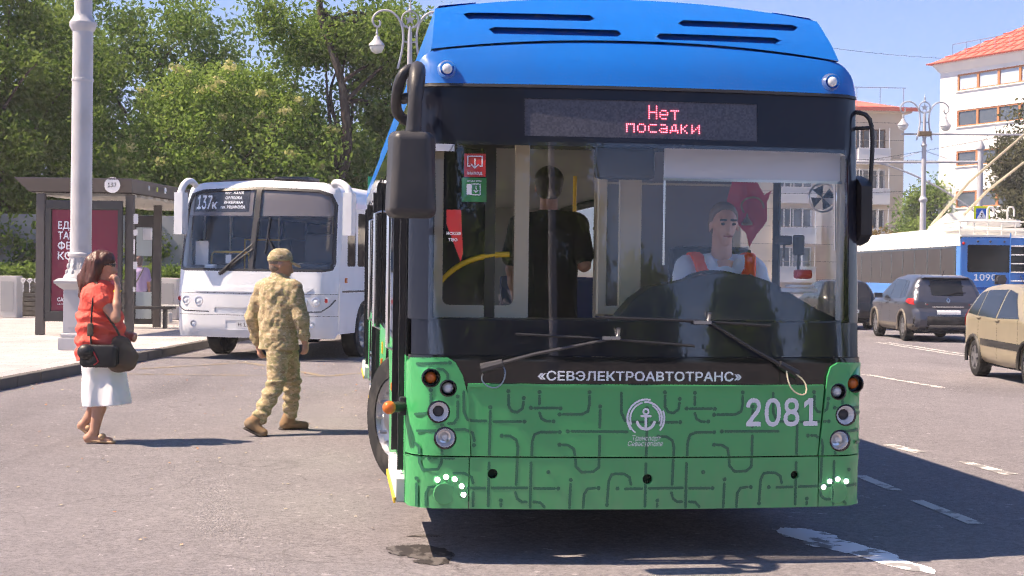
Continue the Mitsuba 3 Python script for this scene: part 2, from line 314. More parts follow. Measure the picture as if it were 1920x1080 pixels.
    for word, x0, z0, px, pz in (('Нет', .03, 2.44, .0105, .0115), ('посадки', -.098, 2.357, .0104, .0105)):
        for i, ch in enumerate(word):
            for r, row in enumerate(FONT[ch].split()):
                for c, b in enumerate(row.zfill(5)):
                    if b == '1':
                        u, z = x0 + (i * 6 + c) * px, z0 - r * pz
                        dots.append(ball((u, cor(u) + float(prof(z)) + .002, z), .0037, n=0))
    add(P + 'display_lettering', cat(dots), 'red', False, emitter={'type': 'area', 'radiance': {'type': 'rgb', 'value': [2.6, .22, .32]}})
    # --- blue front band, fairing and roof
    uu = np.linspace(-1.185, 1.185, 33)
    band = Polygon([(-1.305, 2.545), (1.305, 2.545), (1.295, 2.60), (1.265, 2.67), (1.225, 2.715)] + [(u, arc_z(u)) for u in uu[::-1]] + [(-1.225, 2.715), (-1.265, 2.67), (-1.295, 2.60)])
    pan('front_band', band, 'bus_blue', .012, off=.0, dz=.05, label='bright blue band above the windscreen')
    pan('windscreen_trim', sbox(-1.3, 2.528, 1.3, 2.546), 'black_plastic', .016, off=.002)
    def fair(u, z, w): return S3(u, .9 * (np.abs(u) / 1.2) ** 2 * .10 - .05 + prof(z) - .03 - w + .02, z)
    slots = [[(-.985, 2.990), (-.96, 2.958), (-.27, 2.962), (-.235, 2.978), (-.255, 2.998), (-.95, 3.0)], [(-.85, 2.885), (-.825, 2.857), (-.125, 2.857), (-.10, 2.875), (-.115, 2.894), (-.82, 2.897)],
             [(.265, 2.962), (.29, 2.948), (.965, 2.95), (1.0, 2.975), (.975, 2.988), (.30, 2.985)], [(.11, 2.862), (.13, 2.846), (.815, 2.85), (.845, 2.872), (.825, 2.885), (.135, 2.882)]]
    fo = Polygon([(u, arc_z(u) + .012) for u in uu] + [(u * .97, top_z(u)) for u in uu[::-1]])
    fp = fo
    for s in slots: fp = fp.difference(Polygon(s).buffer(.004))
    add(P + 'roof_fairing', skin(fp, fair, .02, dz=.04), 'bus_blue', 30, 'sloped blue roof fairing with four long slots')
    for s in slots: add(P + 'roof_fairing__slot', skin(Polygon(s).buffer(.012), fair, .004, off=-.03, dz=.04, sheet=True), 'slot_blue', 30)
    def sweep(loop, v1, foff=0.0, fn=front):
        l = np.array(loop); k = len(l); a = fn(l[:, 0], l[:, 1], foff); b = S3(l[:, 0], np.full(k, v1), l[:, 1])
        vs = np.vstack([a + (b - a) * t for t in np.linspace(0, 1, 7)]); f = []
        for r in range(6):
            for i in range(k - 1): f += [(r * k + i, r * k + i + 1, (r + 1) * k + i + 1), (r * k + i, (r + 1) * k + i + 1, (r + 1) * k + i)]
        return tm(vs, f)
    for s in (-1, 1):
        add(P + 'roof_cove', sweep([(s * HW, 2.44), (s * 1.308, 2.545), (s * 1.295, 2.60), (s * 1.265, 2.67), (s * 1.225, 2.715), (s * 1.185, arc_z(1.185)), (s * 1.1, 2.76)], 12.0), 'bus_blue', 50)
        add(P + 'roof_side', sweep([(s * 1.187, arc_z(1.185) + .01), (s * 1.178, 2.80), (s * 1.149, 3.03), (s * 1.12, 3.06), (s * .9, 3.09)], 11.6, .0, fair), 'bus_blue', 30)
        for v in (2.2, 5.2, 8.0): add(P + 'roof_latch', bx(s * 1.19, s * 1.235, v, v + .16, 2.72, 2.765, .012), 'bus_blue')
    add(P + 'roof', sweep([(u * .97, top_z(u) - .004) for u in uu], 11.6, .0, fair), 'bus_blue', 50)
    for x in (-.27, -.045):
        pole = add(P + 'trolley_pole', cat(cyl((x, 2.0, 3.1), (x, 2.0, 3.42), .022, n=10), tube(curve([(x, 2.0, 3.40), (x + .03, 7.0, 3.5), (x + .05, 12.2, 3.62)], 8), .02)), 'black_plastic')
        add(pole + '__shoe', bx(x - .035, x + .035, 1.86, 2.08, 3.30, 3.40, .01), 'black_plastic')
    # --- sides: outline in (length, height)
    arch = lambda v: Point(v, .40).buffer(.56, quad_segs=10)
    doors = [(.34, 1.36), (5.25, 6.95), (9.9, 11.2)]
    for s in (-1, 1):
        fs = (lambda a, b, w: S3(s * (HW - .012 + w), a, b))
        side = Polygon([(.17, .2), (12, .2), (12, 1.02), (.17, 1.02)])
        zone = Polygon([(.19, 1.02), (12, 1.02), (12, 2.46), (.29, 2.46)])
        cut = unary_union([arch(3.2), arch(8.9)])
        win = [(1.62, 5.1), (7.1, 8.4), (8.5, 9.8)] if s < 0 else [(.42, 1.75), (1.9, 3.5), (3.6, 5.2), (5.3, 6.9), (7, 8.6), (8.7, 11.6)]
        if s < 0: cut = unary_union([cut] + [sbox(a, .34, b, 2.34) for a, b in doors])
        wz = unary_union([rrect(a, 1.06, b, 2.28, .06) for a, b in win])
        add(P + 'side_panel', skin(side.difference(cut), fs, .014, du=.4), 'bus_green', 30)
        add(P + 'window_band', skin(zone.difference(cut).difference(wz), fs, .012, du=.4), 'black_gloss', 30)
        for a, b in win: add(P + 'side_window', skin(rrect(a + .004, 1.064, b - .004, 2.276, .06), fs, .002, off=.004, du=2, dz=2, sheet=True), 'glass', False)
        if s < 0:
            for a, b in doors:
                d = P + 'door'
                d = add(d, cat(bx(-1.30, -1.275, a, a + .05, .35, 2.33), bx(-1.30, -1.275, b - .05, b, .35, 2.33), bx(-1.30, -1.275, a, b, 2.30, 2.36)), 'rubber')
                for e, q in ((a + .03, 1), (b - .03, -1)):      # the two leaves stand turned into the doorway
                    add(d + '__leaf', cat(bx(-1.33, -.80, e - .022, e + .022, .36, .42), bx(-1.33, -.80, e - .022, e + .022, 2.2, 2.28), bx(-1.345, -1.27, e - .022, e + .022, .36, 2.28), bx(-.86, -.80, e - .022, e + .022, .36, 2.28)), 'black_plastic')
                    add(d + '__glass', bx(-1.27, -.86, e - .003, e + .003, .42, 2.2), 'tint_glass', False)
            for a, b in doors:
                st = add(P + 'door_step', bx(-1.36, -1.1, a - .16, b + .03, .2, .335, .01), 'step')
                add(st + '__edge', bx(-1.372, -1.361, a - .16, b + .03, .197, .228), 'yellow')
            for v in (1.52, 5.12, 7.08): add(P + 'grab_rail', cat(tube([(-1.31, v, .98), (-1.37, v, 1.0), (-1.37, v, 2.0), (-1.31, v, 2.02)], .014)), 'chrome')
            for v, z in ((1.9, .78), (4.3, .8), (7.4, .8)):
                add(P + 'side_marker', cat(bx(-1.322, -1.305, v, v + .07, z, z + .10, .012)), 'yellow'); add(P + 'side_marker_lamp', bx(-1.33, -1.305, v + .02, v + .09, z - .1, z - .04, .015), 'amber')
            add(P + 'side_mirror_stalk', cat(cyl((-1.30, .2, .74), (-1.40, .1, .74), .03), bx(-1.345, -1.30, .16, .25, .69, .79, .01)), 'black_plastic'); add(P + 'side_turn_signal', ball((-1.405, .085, .74), .038), 'amber')
        for v in (3.2, 8.9):
            lin_ = [(s * 1.28, v + .56 * math.cos(t), .40 + .56 * math.sin(t)) for t in np.linspace(-.35, math.pi + .35, 24)]
            add(P + 'wheel_arch', tube(lin_, .035, 6), 'rubber')
    # --- underside, floor, ceiling and walls of the saloon
    add(P + 'chassis', bx(-1.0, 1.12, 1.0, 11.8, .10, .34, .05), 'black_matt'); add(P + 'saloon_floor', bx(-1.27, 1.27, .25, 11.9, .342, .37), 'dark_interior')  # chassis box built low and deep to block sky light under the bus
    add(P + 'saloon_ceiling', bx(-1.27, 1.27, .42, 11.9, 2.36, 2.4), 'interior_wall'); add(P + 'rear_wall', bx(-1.3, 1.3, 11.9, 11.99, .3, 2.75), 'bus_green')
    add(P + 'rear_lining', bx(-1.27, 1.27, 11.8, 11.85, .4, 2.36), 'interior_wall'); add(P + 'header_box', bx(-1.2, 1.2, .42, .75, 2.24, 2.36, .02), 'dark_interior')
    # --- dashboard and driver's place
    dash = Polygon([(-.12, 1.0), (1.27, 1.0), (1.27, 1.235), (1.12, 1.30), (1.0, 1.37), (.86, 1.455), (.72, 1.50), (.55, 1.51), (.42, 1.49), (.30, 1.455), (.12, 1.42), (.02, 1.35), (-.06, 1.262)])
    add(P + 'dashboard', skin(dash, lambda a, b, w: S3(a, .62 - w - .22 * np.clip(1.5 - b, 0, .5), b), .22, dz=.05), 'black_plastic', 35)
    add(P + 'dash_shelf', bx(-1.25, 1.27, .16, .5, 1.19, 1.235, .02), 'black_plastic')
    sw = [(.62 + .24 * math.cos(t), .72 + .14 * math.sin(t), 1.40 + .11 * math.sin(t)) for t in np.linspace(0, 2 * math.pi, 32, endpoint=False)]
    w = add(P + 'steering_wheel', tube(sw, .017, 8, True), 'black_plastic'); add(w + '__spoke', cat(cyl((.39, .72, 1.4), (.85, .72, 1.4), .015), ball((.62, .72, 1.4), .06, (1, .5, 1))), 'black_plastic')
    st = add(P + 'driver_seat', bx(.45, 1.0, 1.30, 1.44, .9, 1.68, .07), 'dark_interior'); add(st + '__cushion', bx(.44, 1.02, .85, 1.35, .85, .98, .05), 'dark_interior')
    pt = add(P + 'cab_partition', bx(.06, .93, 1.6, 1.63, .4, 2.33), 'grey_panel'); add(pt + '__frame', cat(bx(-.005, .06, 1.57, 1.64, .4, 2.33), bx(.93, .98, 1.57, 1.64, .4, 2.33), bx(.06, .93, 1.585, 1.598, 2.09, 2.105)), 'cream')
    cp = add(P + 'cab_door', cat(bx(-.125, -.07, .78, .84, 1.25, 2.3, .01), bx(.02, .16, .86, .9, 1.25, 2.3, .01), bx(-.125, .1, .78, .84, 1.245, 1.30, .01)), 'cream')
    add(cp + '__glass', bx(-.07, .02, .81, .815, 1.3, 2.3), 'glass', False)
    fr = rrect(-1.15, 1.235, -.605, 2.4, .01).difference(rrect(-1.1, 1.305, -.685, 2.5, .04))
    df = add(P + 'entrance_frame', skin(fr, flat_y(.4), .05, du=1, dz=1), 'cream', 30, 'cream door frame behind the left half of the windscreen')
    add(df + '__glass', bx(-1.1, -.685, .41, .414, 1.3, 2.3), 'glass', False)
    add(P + 'handrail', tube(curve([(-1.13, .38, 1.40), (-1.07, .37, 1.48), (-.965, .36, 1.552), (-.85, .36, 1.588), (-.715, .36, 1.60)], 16), .016, 8), 'yellow', True)
    ys = lambda a, b, w: front(a, b, w - .016)
    e = add(P + 'exit_sticker', skin(sbox(-1.005, 2.025, -.885, 2.155), ys, .001, du=1, dz=1), 'red', False, 'red exit sticker with a down arrow on the entrance glass')
    add(e + '__print', cat(skin(unary_union([ribbon([(-.972, 2.085), (-.985, 2.085), (-.985, 2.14), (-.905, 2.14), (-.905, 2.085), (-.918, 2.085)], .006), ribbon([(-.945, 2.125), (-.945, 2.075)], .006), ribbon([(-.965, 2.095), (-.945, 2.073), (-.925, 2.095)], .006)]), ys, .001, off=.0015, du=1, dz=1), text_on('выход', .020, ys, -.945, 2.038, .0022, True)), 'white_print', False)
    e = add(P + 'door_opening_sticker', skin(sbox(-1.017, 1.885, -.88, 2.02), ys, .001, du=1, dz=1), 'sticker_green', False, 'green door opening sticker on the entrance glass')
    add(e + '__print', cat(skin(unary_union([sbox(-.99, 1.925, -.962, 1.985), ribbon([(-.96, 1.925), (-.915, 1.925), (-.915, 1.985), (-.96, 1.985)], .005), ribbon([(-.938, 1.975), (-.938, 1.94)], .005), ribbon([(-.95, 1.95), (-.938, 1.938), (-.926, 1.95)], .005)]), ys, .001, off=.0015, du=1, dz=1), text_on('открывание', .010, ys, -.948, 1.998, .0022, True)), 'white_print', False)
    e = add(P + 'red_notice', skin(Polygon([(-1.1, 1.84), (-1.02, 1.84), (-1.008, 1.6), (-1.02, 1.55), (-1.1, 1.76)]), ys, .001, du=1, dz=1), 'red', False); add(e + '__print', cat(text_on('исков', .022, ys, -1.06, 1.70, .002, True, .08), text_on('тво', .022, ys, -1.065, 1.665, .002, True, .05)), 'white_print', False)
    add(P + 'paper_note', bx(-1.165, -1.06, .10, .102, 2.165, 2.205), 'white', False)
    b = add(P + 'sun_blind', bx(.16, 1.2, .23, .238, 2.045, 2.225), 'blind', False); add(b + '__rail', bx(.15, 1.21, .222, .23, 2.035, 2.05), 'chrome', False)
    add(P + 'blind_cord_rail', cat(cyl((.165, .25, 1.55), (.165, .25, 2.23), .006), cyl((1.19, .27, 1.65), (1.17, .25, 2.23), .007)), 'chrome')
    m = add(P + 'interior_mirror', bx(-.21, .15, .42, .50, 2.05, 2.24, .035), 'grey_plastic'); add(m + '__bracket', cyl((-.02, .46, 2.2), (-.02, .5, 2.36), .014), 'black_plastic')
    f = add(P + 'cab_fan', tube([(1.17 + .085 * math.cos(t), .45, 1.965 + .085 * math.sin(t)) for t in np.linspace(0, 6.283, 20, endpoint=False)], .006, 6, True), 'chrome')
    add(f + '__blade', cat([hull([(1.17, .45, 1.965), (1.17 + .075 * math.cos(t), .44, 1.965 + .075 * math.sin(t)), (1.17 + .075 * math.cos(t + .9), .465, 1.965 + .075 * math.sin(t + .9)), (1.17, .456, 1.965)]) for t in (0, 1.57, 3.14, 4.71)]), 'dark_interior'); add(f + '__motor', bx(1.20, 1.27, .47, .55, 1.93, 2.0, .02), 'white')
    add(P + 'dash_phone', cat(bx(.98, 1.05, .4, .42, 1.62, 1.74, .01), cyl((1.015, .41, 1.5), (1.015, .41, 1.63), .008)), 'black_plastic')
    add(P + 'dash_camera', cat(bx(.88, .97, .38, .46, 1.68, 1.735, .012), cyl((.93, .42, 1.6), (.93, .42, 1.69), .008)), 'black_plastic')
    add(P + 'dash_papers', cat(bx(.90, 1.12, .36, .5, 1.40, 1.425, .004), bx(.95, 1.1, .35, .45, 1.43, 1.445, .004)), 'white'); add(P + 'dash_cloth', bx(.99, 1.09, .36, .44, 1.48, 1.535, .02), 'red')
    # passenger saloon: seats and stanchions
    for v in (2.6, 4.2, 7.4, 8.6, 10.0):
        for u in (-.95, .5, .95) if v > 2 else (.5, .95):
            s_ = add(P + 'passenger_seat', bx(u - .21, u + .21, v, v + .08, .8, 1.45, .03), 'seat_blue'); add(s_ + '__cushion', bx(u - .21, u + .21, v - .4, v, .75, .83, .03), 'seat_blue')
    for u, v in ((-.4, 2.2), (.35, 2.2), (-.4, 5.0), (.4, 5.0)): add(P + 'stanchion', cyl((u, v, .37), (u, v, 2.36), .017, n=8), 'yellow')
    # --- wheels
    for v in (3.2, 8.9):
        for s in (-1, 1): wheel(P + 'wheel', (s * 1.135, v, .375), s, .49, .29, 'bus', steer=25 if v < 5 else 0)
    # --- mirrors and wipers
    xc, y0 = -1.318, -.32
    mh = cat(*[ball((xc + a * x_, y0 + b, 2.005 + c), r_, n=2) for x_ in (-1, 1) for a, b, c, r_ in ((.078, .04, .185, .045), (.09, .04, -.185, .045), (.055, -.035, .175, .05), (.07, -.035, -.175, .05))]); mh = hull(mh.vertices)
    M = add(P + 'wing_mirror', mh, 'mirror_plastic', 40, 'big dark grey hanging wing mirror on the door side'); add(M + '__mirror_glass', bx(xc - .105, xc + .105, y0 + .088, y0 + .095, 1.80, 2.2, .002), 'chrome')
    arm = curve([(-1.28, .12, 2.46), (-1.285, -.05, 2.54), (-1.29, -.22, 2.57), (-1.30, -.33, 2.50), (-1.305, -.35, 2.38), (-1.315, -.34, 2.20)], 20)
    add(M + '__arm', tube(arm, [.043 + .006 * math.sin(i / 3) for i in range(20)], 12), 'mirror_plastic', True)
    add(M + '__arm', cat(tube(curve([(-1.30, .10, 2.32), (-1.37, -.02, 2.34), (-1.395, -.2, 2.44), (-1.36, -.26, 2.545), (-1.31, -.22, 2.57)], 16), .03, 10), cyl((-1.36, -.16, 2.42), (-1.3, -.24, 2.42), .03)), 'mirror_plastic', True)
    R = add(P + 'wing_mirror', cat(hull([(a, b, c) for a in (1.30, 1.365) for b, c in ((.20, 2.06), (.14, 2.02), (.14, 1.74), (.20, 1.70), (.32, 2.09), (.32, 1.68))])), 'black_plastic', 25, 'slim black wing mirror on the road side'); add(R + '__mirror_glass', bx(1.31, 1.36, .321, .326, 1.72, 2.05), 'chrome')
    add(R + '__arm', cat(tube(curve([(1.25, .34, 2.455), (1.31, .24, 2.455), (1.355, .21, 2.43), (1.376, .20, 2.36), (1.378, .20, 2.15), (1.368, .20, 1.85), (1.352, .20, 1.70)], 24), .013, 8), cyl((1.25, .30, 2.365), (1.378, .21, 2.365), .011)), 'black_plastic')
    for s, a, b, c, rod in ((-1, (-.91, .968), (-.62, 1.05), (-.155, 1.145), [(-.72, 1.158), (.28, 1.10)]), (1, (.87, .945), (.6, 1.09), (.36, 1.235), [(-.28, 1.255), (.72, 1.215)])):
        pt3 = lambda u, z, o: (u, float(cor(u) + prof(z)) - o, z)
        W = add(P + 'wiper', cat(tube([pt3(*a, .045), pt3(a[0] + (b[0] - a[0]) * .4, a[1] + (b[1] - a[1]) * .4, .055)], [.028, .022], 8), tube([pt3(a[0] + (b[0] - a[0]) * .35, a[1] + (b[1] - a[1]) * .35, .055), pt3(*b, .05), pt3(*c, .04)], [.012, .010, .008], 6)), 'grey_plastic' if s < 0 else 'black_plastic')
        add(W + '__blade', tube([pt3(rod[0][0] + (rod[1][0] - rod[0][0]) * t, rod[0][1] + (rod[1][1] - rod[0][1]) * t + .006 * math.sin(math.pi * t), .024) for t in np.linspace(0, 1, 12)], .008, 6), 'black_plastic')
        add(W + '__joint', cat(cyl(pt3(*c, .02), pt3(c[0], c[1] + .05, .05), .012), bx(c[0] - .09, c[0] + .01, pt3(*c, .05)[1], pt3(*c, .03)[1], c[1] - .012, c[1] + .006)), 'steel')
        add(W + '__hose', tube(curve([pt3(a[0] + .01, a[1] - .03, .05), pt3(a[0] + .02, a[1] - .085, .09), pt3(a[0] + .08, a[1] - .10, .09), pt3(a[0] + .12, a[1] - .06, .08), pt3(a[0] + .12, a[1] + .01, .05)] if s < 0 else [pt3(.80, .99, .05), pt3(.81, .90, .09), pt3(.85, .845, .10), pt3(.905, .84, .10), pt3(.915, .875, .09), pt3(.87, .94, .07), pt3(.79, .978, .05)], 20), .0045, 5), 'steel' if s < 0 else 'cream')
    return TB

# ------------------------------------------------------------------ ground, pavement, kerb, road paint
mat('slot_green', (.012, .06, .03), .5)
mat('seat_blue', (.03, .05, .12), .8)
def asphalt(p, n, uv):
    a = fbm(p.x * .45, p.y * .45, 3.1, 4); b = fbm(p.x * 42, p.y * 42, 0, 2); c = noise(p.x * 130, p.y * 130); e = noise(p.x * 7 + 3, p.y * 7)
    st = smoothstep(.62, .8, fbm(p.x * .8 + 9, p.y * .3, 0, 3))
    f1, f2, _ = voronoi(p.x * .33 + .25 * noise(p.x * 3, p.y * 3), p.y * .33 + .25 * noise(p.y * 3, p.x * 3)); vo = f2 - f1
    st = st + 1.2 * smoothstep(.35, .0, dr.abs(dr.abs(p.x + 2.6 + .04 * p.y) - .85)) * smoothstep(.3, .7, noise(p.x * 3, p.y * .25))
    v = .152 + .06 * (a - .5) + .075 * (b - .5) + .06 * (c - .5) + .014 * (e - .5) - .018 * st
    v = v + .09 * smoothstep(.975, .99, cell_rand(p.x * 38, p.y * 38)) * smoothstep(.55, .7, e)
    return mi.Color3f(v * 1.04, v * .963, v * 1.025) * (1 - .18 * smoothstep(.985, .997, 1 - vo) * smoothstep(.5, .6, a))
mat('asphalt', proc(asphalt), .85, bump=(proc(lambda p, n, uv: noise(p.x * 60, p.y * 60) + .6 * noise(p.x * 150, p.y * 150), .004), .006))
def paving(p, n, uv):
    x, y = p.x / .5, p.y / .5
    j = dr.minimum(dr.minimum(x - dr.floor(x), 1 - x + dr.floor(x)), dr.minimum(y - dr.floor(y), 1 - y + dr.floor(y)))
    v = .34 + .05 * (cell_rand(x, y) - .5) + .10 * (fbm(p.x * .7, p.y * .7, 0, 4) - .5) + .05 * (noise(p.x * 30, p.y * 30) - .5)
    return mi.Color3f(v * 1.05, v * .97, v * .95) * (.72 + .28 * smoothstep(.0, .03, j))
mat('paving', proc(paving), .8)
mat('kerb', grime((.105, .095, .088), .4, 2.2, (.07, .06, .055)), .85)
def worn(col, t):
    def fn(p, n, uv):
        w = smoothstep(t, t + .15, fbm(p.x * 12, p.y * 12, 0, 4))
        return mix(col, (.15, .145, .145), w * .85)
    return proc(fn)
mat('road_paint', worn((.42, .40, .38), .50), .8); mat('yellow_paint', worn((.22, .17, .11), .42), .8)
mat('spill_white', worn((.66, .66, .68), .50), .9); mat('oil_stain', proc(lambda p, n, uv: mix((.038, .034, .034), (.115, .105, .103), smoothstep(.38, .66, fbm(p.x * 22, p.y * 9, 0, 4)))), .6); mat('dirt', grime((.16, .14, .11), .3, 6), .9)
def sheet(name, pts, z, m, label=None): 
    p = Polygon(pts) if not hasattr(pts, 'geom_type') else pts
    k = add(name, skin(p, flat_z(z), 0, du=60, dz=60, sheet=True), m, False); return lab(k, label, kind='structure')
g = 290.0
sheet('ground', sbox(-g, -g, g, g), 0, 'asphalt')
KX = lambda y: -6.87 + .0432 * y                                # the kerb line on the left
sheet('pavement', [(KX(-30) - .14, -30), (KX(41) - .14, 41), (KX(41) - .14, 120), (-90, 120), (-90, -30)], .128, 'paving')
kb = lab(uniq('kerb'), kind='structure'); rs = np.random.default_rng(3)
for i in range(66):
    y = -12 + i * .8; h = .142 + rs.uniform(-.006, .006); o = rs.uniform(-.008, .008)
    at(KX(y) + o, y, 0, -2.47); add('kerb__stone', bx(-.15, .0, .008, .792, -.02, h, .014), 'kerb', 20)
at()
for pts in ([(5.35, 22.85), (5.46, 22.85), (5.92, 20.3), (5.80, 20.25)], [(8.25, 33.97), (8.37, 33.97), (8.72, 28.4), (8.60, 28.4)], [(8.50, 33.97), (8.62, 33.97), (9.0, 28.4), (8.88, 28.4)], [(8.75, 27.6), (8.86, 27.6), (9.6, 20), (9.48, 20)],
            [(3.313, 13.26), (3.43, 13.35), (3.573, 12.78), (3.444, 12.69)], [(3.643, 12.14), (3.743, 12.15), (3.893, 11.42), (3.764, 11.34)], [(2.58, 11.22), (2.68, 11.22), (2.76, 10.45), (2.66, 10.45)],
            [(2.685, 9.99), (2.776, 10.0), (2.9, 9.08), (2.79, 9.07)], [(2.93, 8.5), (3.03, 8.5), (3.16, 7.6), (3.05, 7.6)], [(4.6, 27.6), (4.72, 27.6), (4.95, 25.4), (4.83, 25.4)]):
    sheet('lane_marking', pts, .004, 'road_paint')
for pts in ([(-5.5, 21.9), (-4.2, 23.7), (-2.6, 20.9)], [(-2.6, 20.9), (-1.7, 22.4)], [(-6.0, 20.8), (-2.6, 20.9)]): sheet('bay_marking', LineString(pts).buffer(.07, cap_style='flat'), .0045, 'yellow_paint')
def blob(x, y, rx, ry, ang, seed, n=64, rough=.5):
    t = np.linspace(0, 2 * np.pi, n, endpoint=False); r = 1 + rough * (meshkit.fbm(np.c_[np.cos(t) * 2.2, np.sin(t) * 2.2, t * 0 + seed], 4) - .5) * 2
    q = np.c_[np.cos(t) * r * rx, np.sin(t) * r * ry]; c, s = math.cos(ang), math.sin(ang)
    return Polygon(np.c_[q[:, 0] * c - q[:, 1] * s + x, q[:, 0] * s + q[:, 1] * c + y]).buffer(0)
sp = unary_union([blob(1.72, 8.62, .16, .22, .30, 1, rough=.3), blob(1.82, 8.35, .15, .26, .30, 2, rough=.35), blob(1.94, 8.1, .11, .26, .35, 3, rough=.35), blob(2.05, 7.78, .09, .28, .4, 9, rough=.4)])
#holes = unary_union([blob(1.62 + .6 * a, 8.9 - 1.3 * b, .02 + .02 * c, .035 + .03 * c, .3, i, 14) for i, (a, b, c) in enumerate(np.random.default_rng(4).random((110, 3)))])
sheet('white_spill', sp, .003, 'spill_white', 'white powdery spill on the shaded asphalt')
sheet('oil_stain', unary_union([blob(-.47, 7.93, .16, .20, .5, 5), blob(-.38, 7.7, .10, .12, .3, 6)]), .0035, 'oil_stain'); sheet('oil_stain', blob(-.47, 8.42, .10, .035, .1, 8), .0035, 'oil_stain')
for i, (x, y, a, b) in enumerate([]): sheet('oil_stain', blob(x, y, a, b, .1, 20 + i, rough=.8), .003, 'dirt')
# fallen leaves and grit along the kerb and over the lay-by
rs = np.random.default_rng(11); V, F = [], []
for i in range(520):
    y = rs.uniform(5.5, 24); x = KX(y) + .03 + abs(rs.normal(0, .1)) if i < 150 else rs.uniform(KX(y), -.6); s = rs.uniform(.008, .024)
    a = rs.uniform(0, 6.28); e = np.array([math.cos(a), math.sin(a), rs.uniform(-.2, .2)]) * s; f_ = np.array([-math.sin(a), math.cos(a), rs.uniform(-.2, .3)]) * s * .6
    c = np.array([x, y, .008]); n = len(V) * 4; V.append([c - e, c + f_, c + e, c - f_ + [0, 0, .004]]); F += [(n, n + 1, n + 2), (n, n + 2, n + 3)]
mat('dry_leaf', proc(lambda p, n, uv: mix((.42, .36, .26), (.5, .2, .08), smoothstep(.6, .9, cell_rand(p.x * 9, p.y * 9)))), .8)
lab(add('leaf_litter', tm(np.vstack(V), F), 'dry_leaf', False), 'dry leaves and grit scattered over the lay-by asphalt', 'litter', kind='stuff')

# ------------------------------------------------------------------ trees
def leafmat(name, a, b, c=None, tr=.42):
    c = c or a
    def fn(p, n, uv):
        t = fbm(p.x * 1.1, p.y * 1.1, p.z * 1.1, 3); r = cell_rand(p.x * 11, p.y * 11, p.z * 11)
        return mix(mix(a, b, smoothstep(.32, .68, t)), c, r * .35) * (.75 + .5 * r)
    scene['mat_' + name] = {'type': 'principledthin', 'base_color': proc(fn), 'roughness': .65, 'diff_trans': 2 * tr, 'spec_trans': 0.0}
leafmat('leaf_dark', (.10, .165, .034), (.165, .235, .052), (.22, .28, .075))
leafmat('leaf_mid', (.13, .215, .044), (.205, .295, .066), (.27, .35, .10))
leafmat('leaf_light', (.165, .265, .048), (.245, .35, .075), (.31, .40, .115))
leafmat('leaf_olive', (.075, .088, .042), (.13, .135, .075), (.17, .16, .09))
leafmat('blossom', (.52, .52, .22), (.60, .58, .30))
mat('bark', grime((.07, .052, .042), .3, 5), .9)
mat('bark_pale', grime((.16, .13, .11), .3, 5), .9)
def leaves(C, per, spread, size, rs, flat=.5, dens=2.4):
    per = int(per * dens); size = size * dens ** -.5
    n = len(C) * per
    c = np.repeat(C, per, 0) + rs.normal(0, 1, (n, 3)) * spread * np.array([1, 1, .75])
    nrm = rs.normal(0, 1, (n, 3)) + [0, 0, flat]; nrm /= np.linalg.norm(nrm, axis=1, keepdims=True)
    a = np.cross(nrm, rs.normal(0, 1, (n, 3))); a /= np.linalg.norm(a, axis=1, keepdims=True) + 1e-9; b = np.cross(nrm, a)
    s = size * rs.uniform(.55, 1.25, (n, 1))
    v = np.stack([c - a * s, c + b * s * .5, c + a * s, c - b * s * .5], 1).reshape(-1, 3)
    i = np.arange(n)[:, None] * 4
    return tm(v, np.vstack([i + [0, 1, 2], i + [0, 2, 3]]))
def clumps(blobs, n, rs, gap=.46):
    out = []; vol = np.array([b[3] * b[4] * b[5] for b in blobs]); k = np.maximum(4, n * vol / vol.sum()).astype(int)
    for b, m in zip(blobs, k):
        d = rs.normal(0, 1, (m * 3, 3)); d /= np.linalg.norm(d, axis=1, keepdims=True)
        p = np.array(b[:3]) + d * rs.uniform(.25, 1, (m * 3, 1)) ** .45 * np.array(b[3:])
        w = meshkit.fbm(p * .55 + b[0], 3, 5); out.append(p[w > gap][:m])
    return np.vstack(out)
def tree(name, label, base, blobs, n, per, spread, size, m, seed, trunk=None, r=.22, limbs=10, bark='bark', group=None, gap=.46, extra=None, cat_='tree'):
    rs = np.random.default_rng(seed); t = thing(name, label, cat_, group)
    C = clumps(blobs, n, rs, gap)
    top = np.mean([b[:3] for b in blobs], 0)
    path = trunk or [(base[0], base[1], base[2] - .1), (base[0] + .1, base[1], base[2] + .45 * (top[2] - base[2])), (top[0], top[1], top[2])]
    pc = curve(path, 18); tr = [tube(pc, np.linspace(r, r * .35, 18) * (1 + .08 * rs.normal(0, 1, 18)), 8)]
    for i in range(limbs):
        e = C[rs.integers(len(C))]; s = pc[rs.integers(7, 17)]
        tr.append(tube(curve([s, (s + e) / 2 + rs.normal(0, .25, 3) + [0, 0, .25], e], 8), np.linspace(r * .33, .02, 8), 5))
    add(t + '__trunk', trimesh.util.concatenate(tr), bark, True)
    add(t + '__crown', leaves(C, per, spread, size, rs), m, False)
    if extra: q = np.array([max(blobs, key=lambda b: -np.sum(((c - b[:3]) / b[3:]) ** 2)) for c in C]); d = (C - q[:, :3]) / q[:, 3:]; s_ = (d[:, 1] < -.25) & (d[:, 2] > -.1) & (rs.random(len(C)) < extra[0]); add(t + '__blossom', leaves((C + d * [.35, .5, .35])[s_], extra[1], .085, .085, rs, dens=1), 'blossom', False)
    return t
G1 = 'trees behind the bus shelter'
tree('tree', 'dark dense tree at the left edge behind the grey lamp post', (-15.2, 44, .1), [(-16.5, 44, 5.6, 3.6, 3, 3.6), (-14.2, 43.2, 3.6, 2.6, 2, 2.4), (-14.4, 44, 7.8, 2.6, 2.5, 2.4), (-17.5, 43, 3, 2, 2, 2.2)], 520, 46, .34, .15, 'leaf_dark', 1, r=.3)
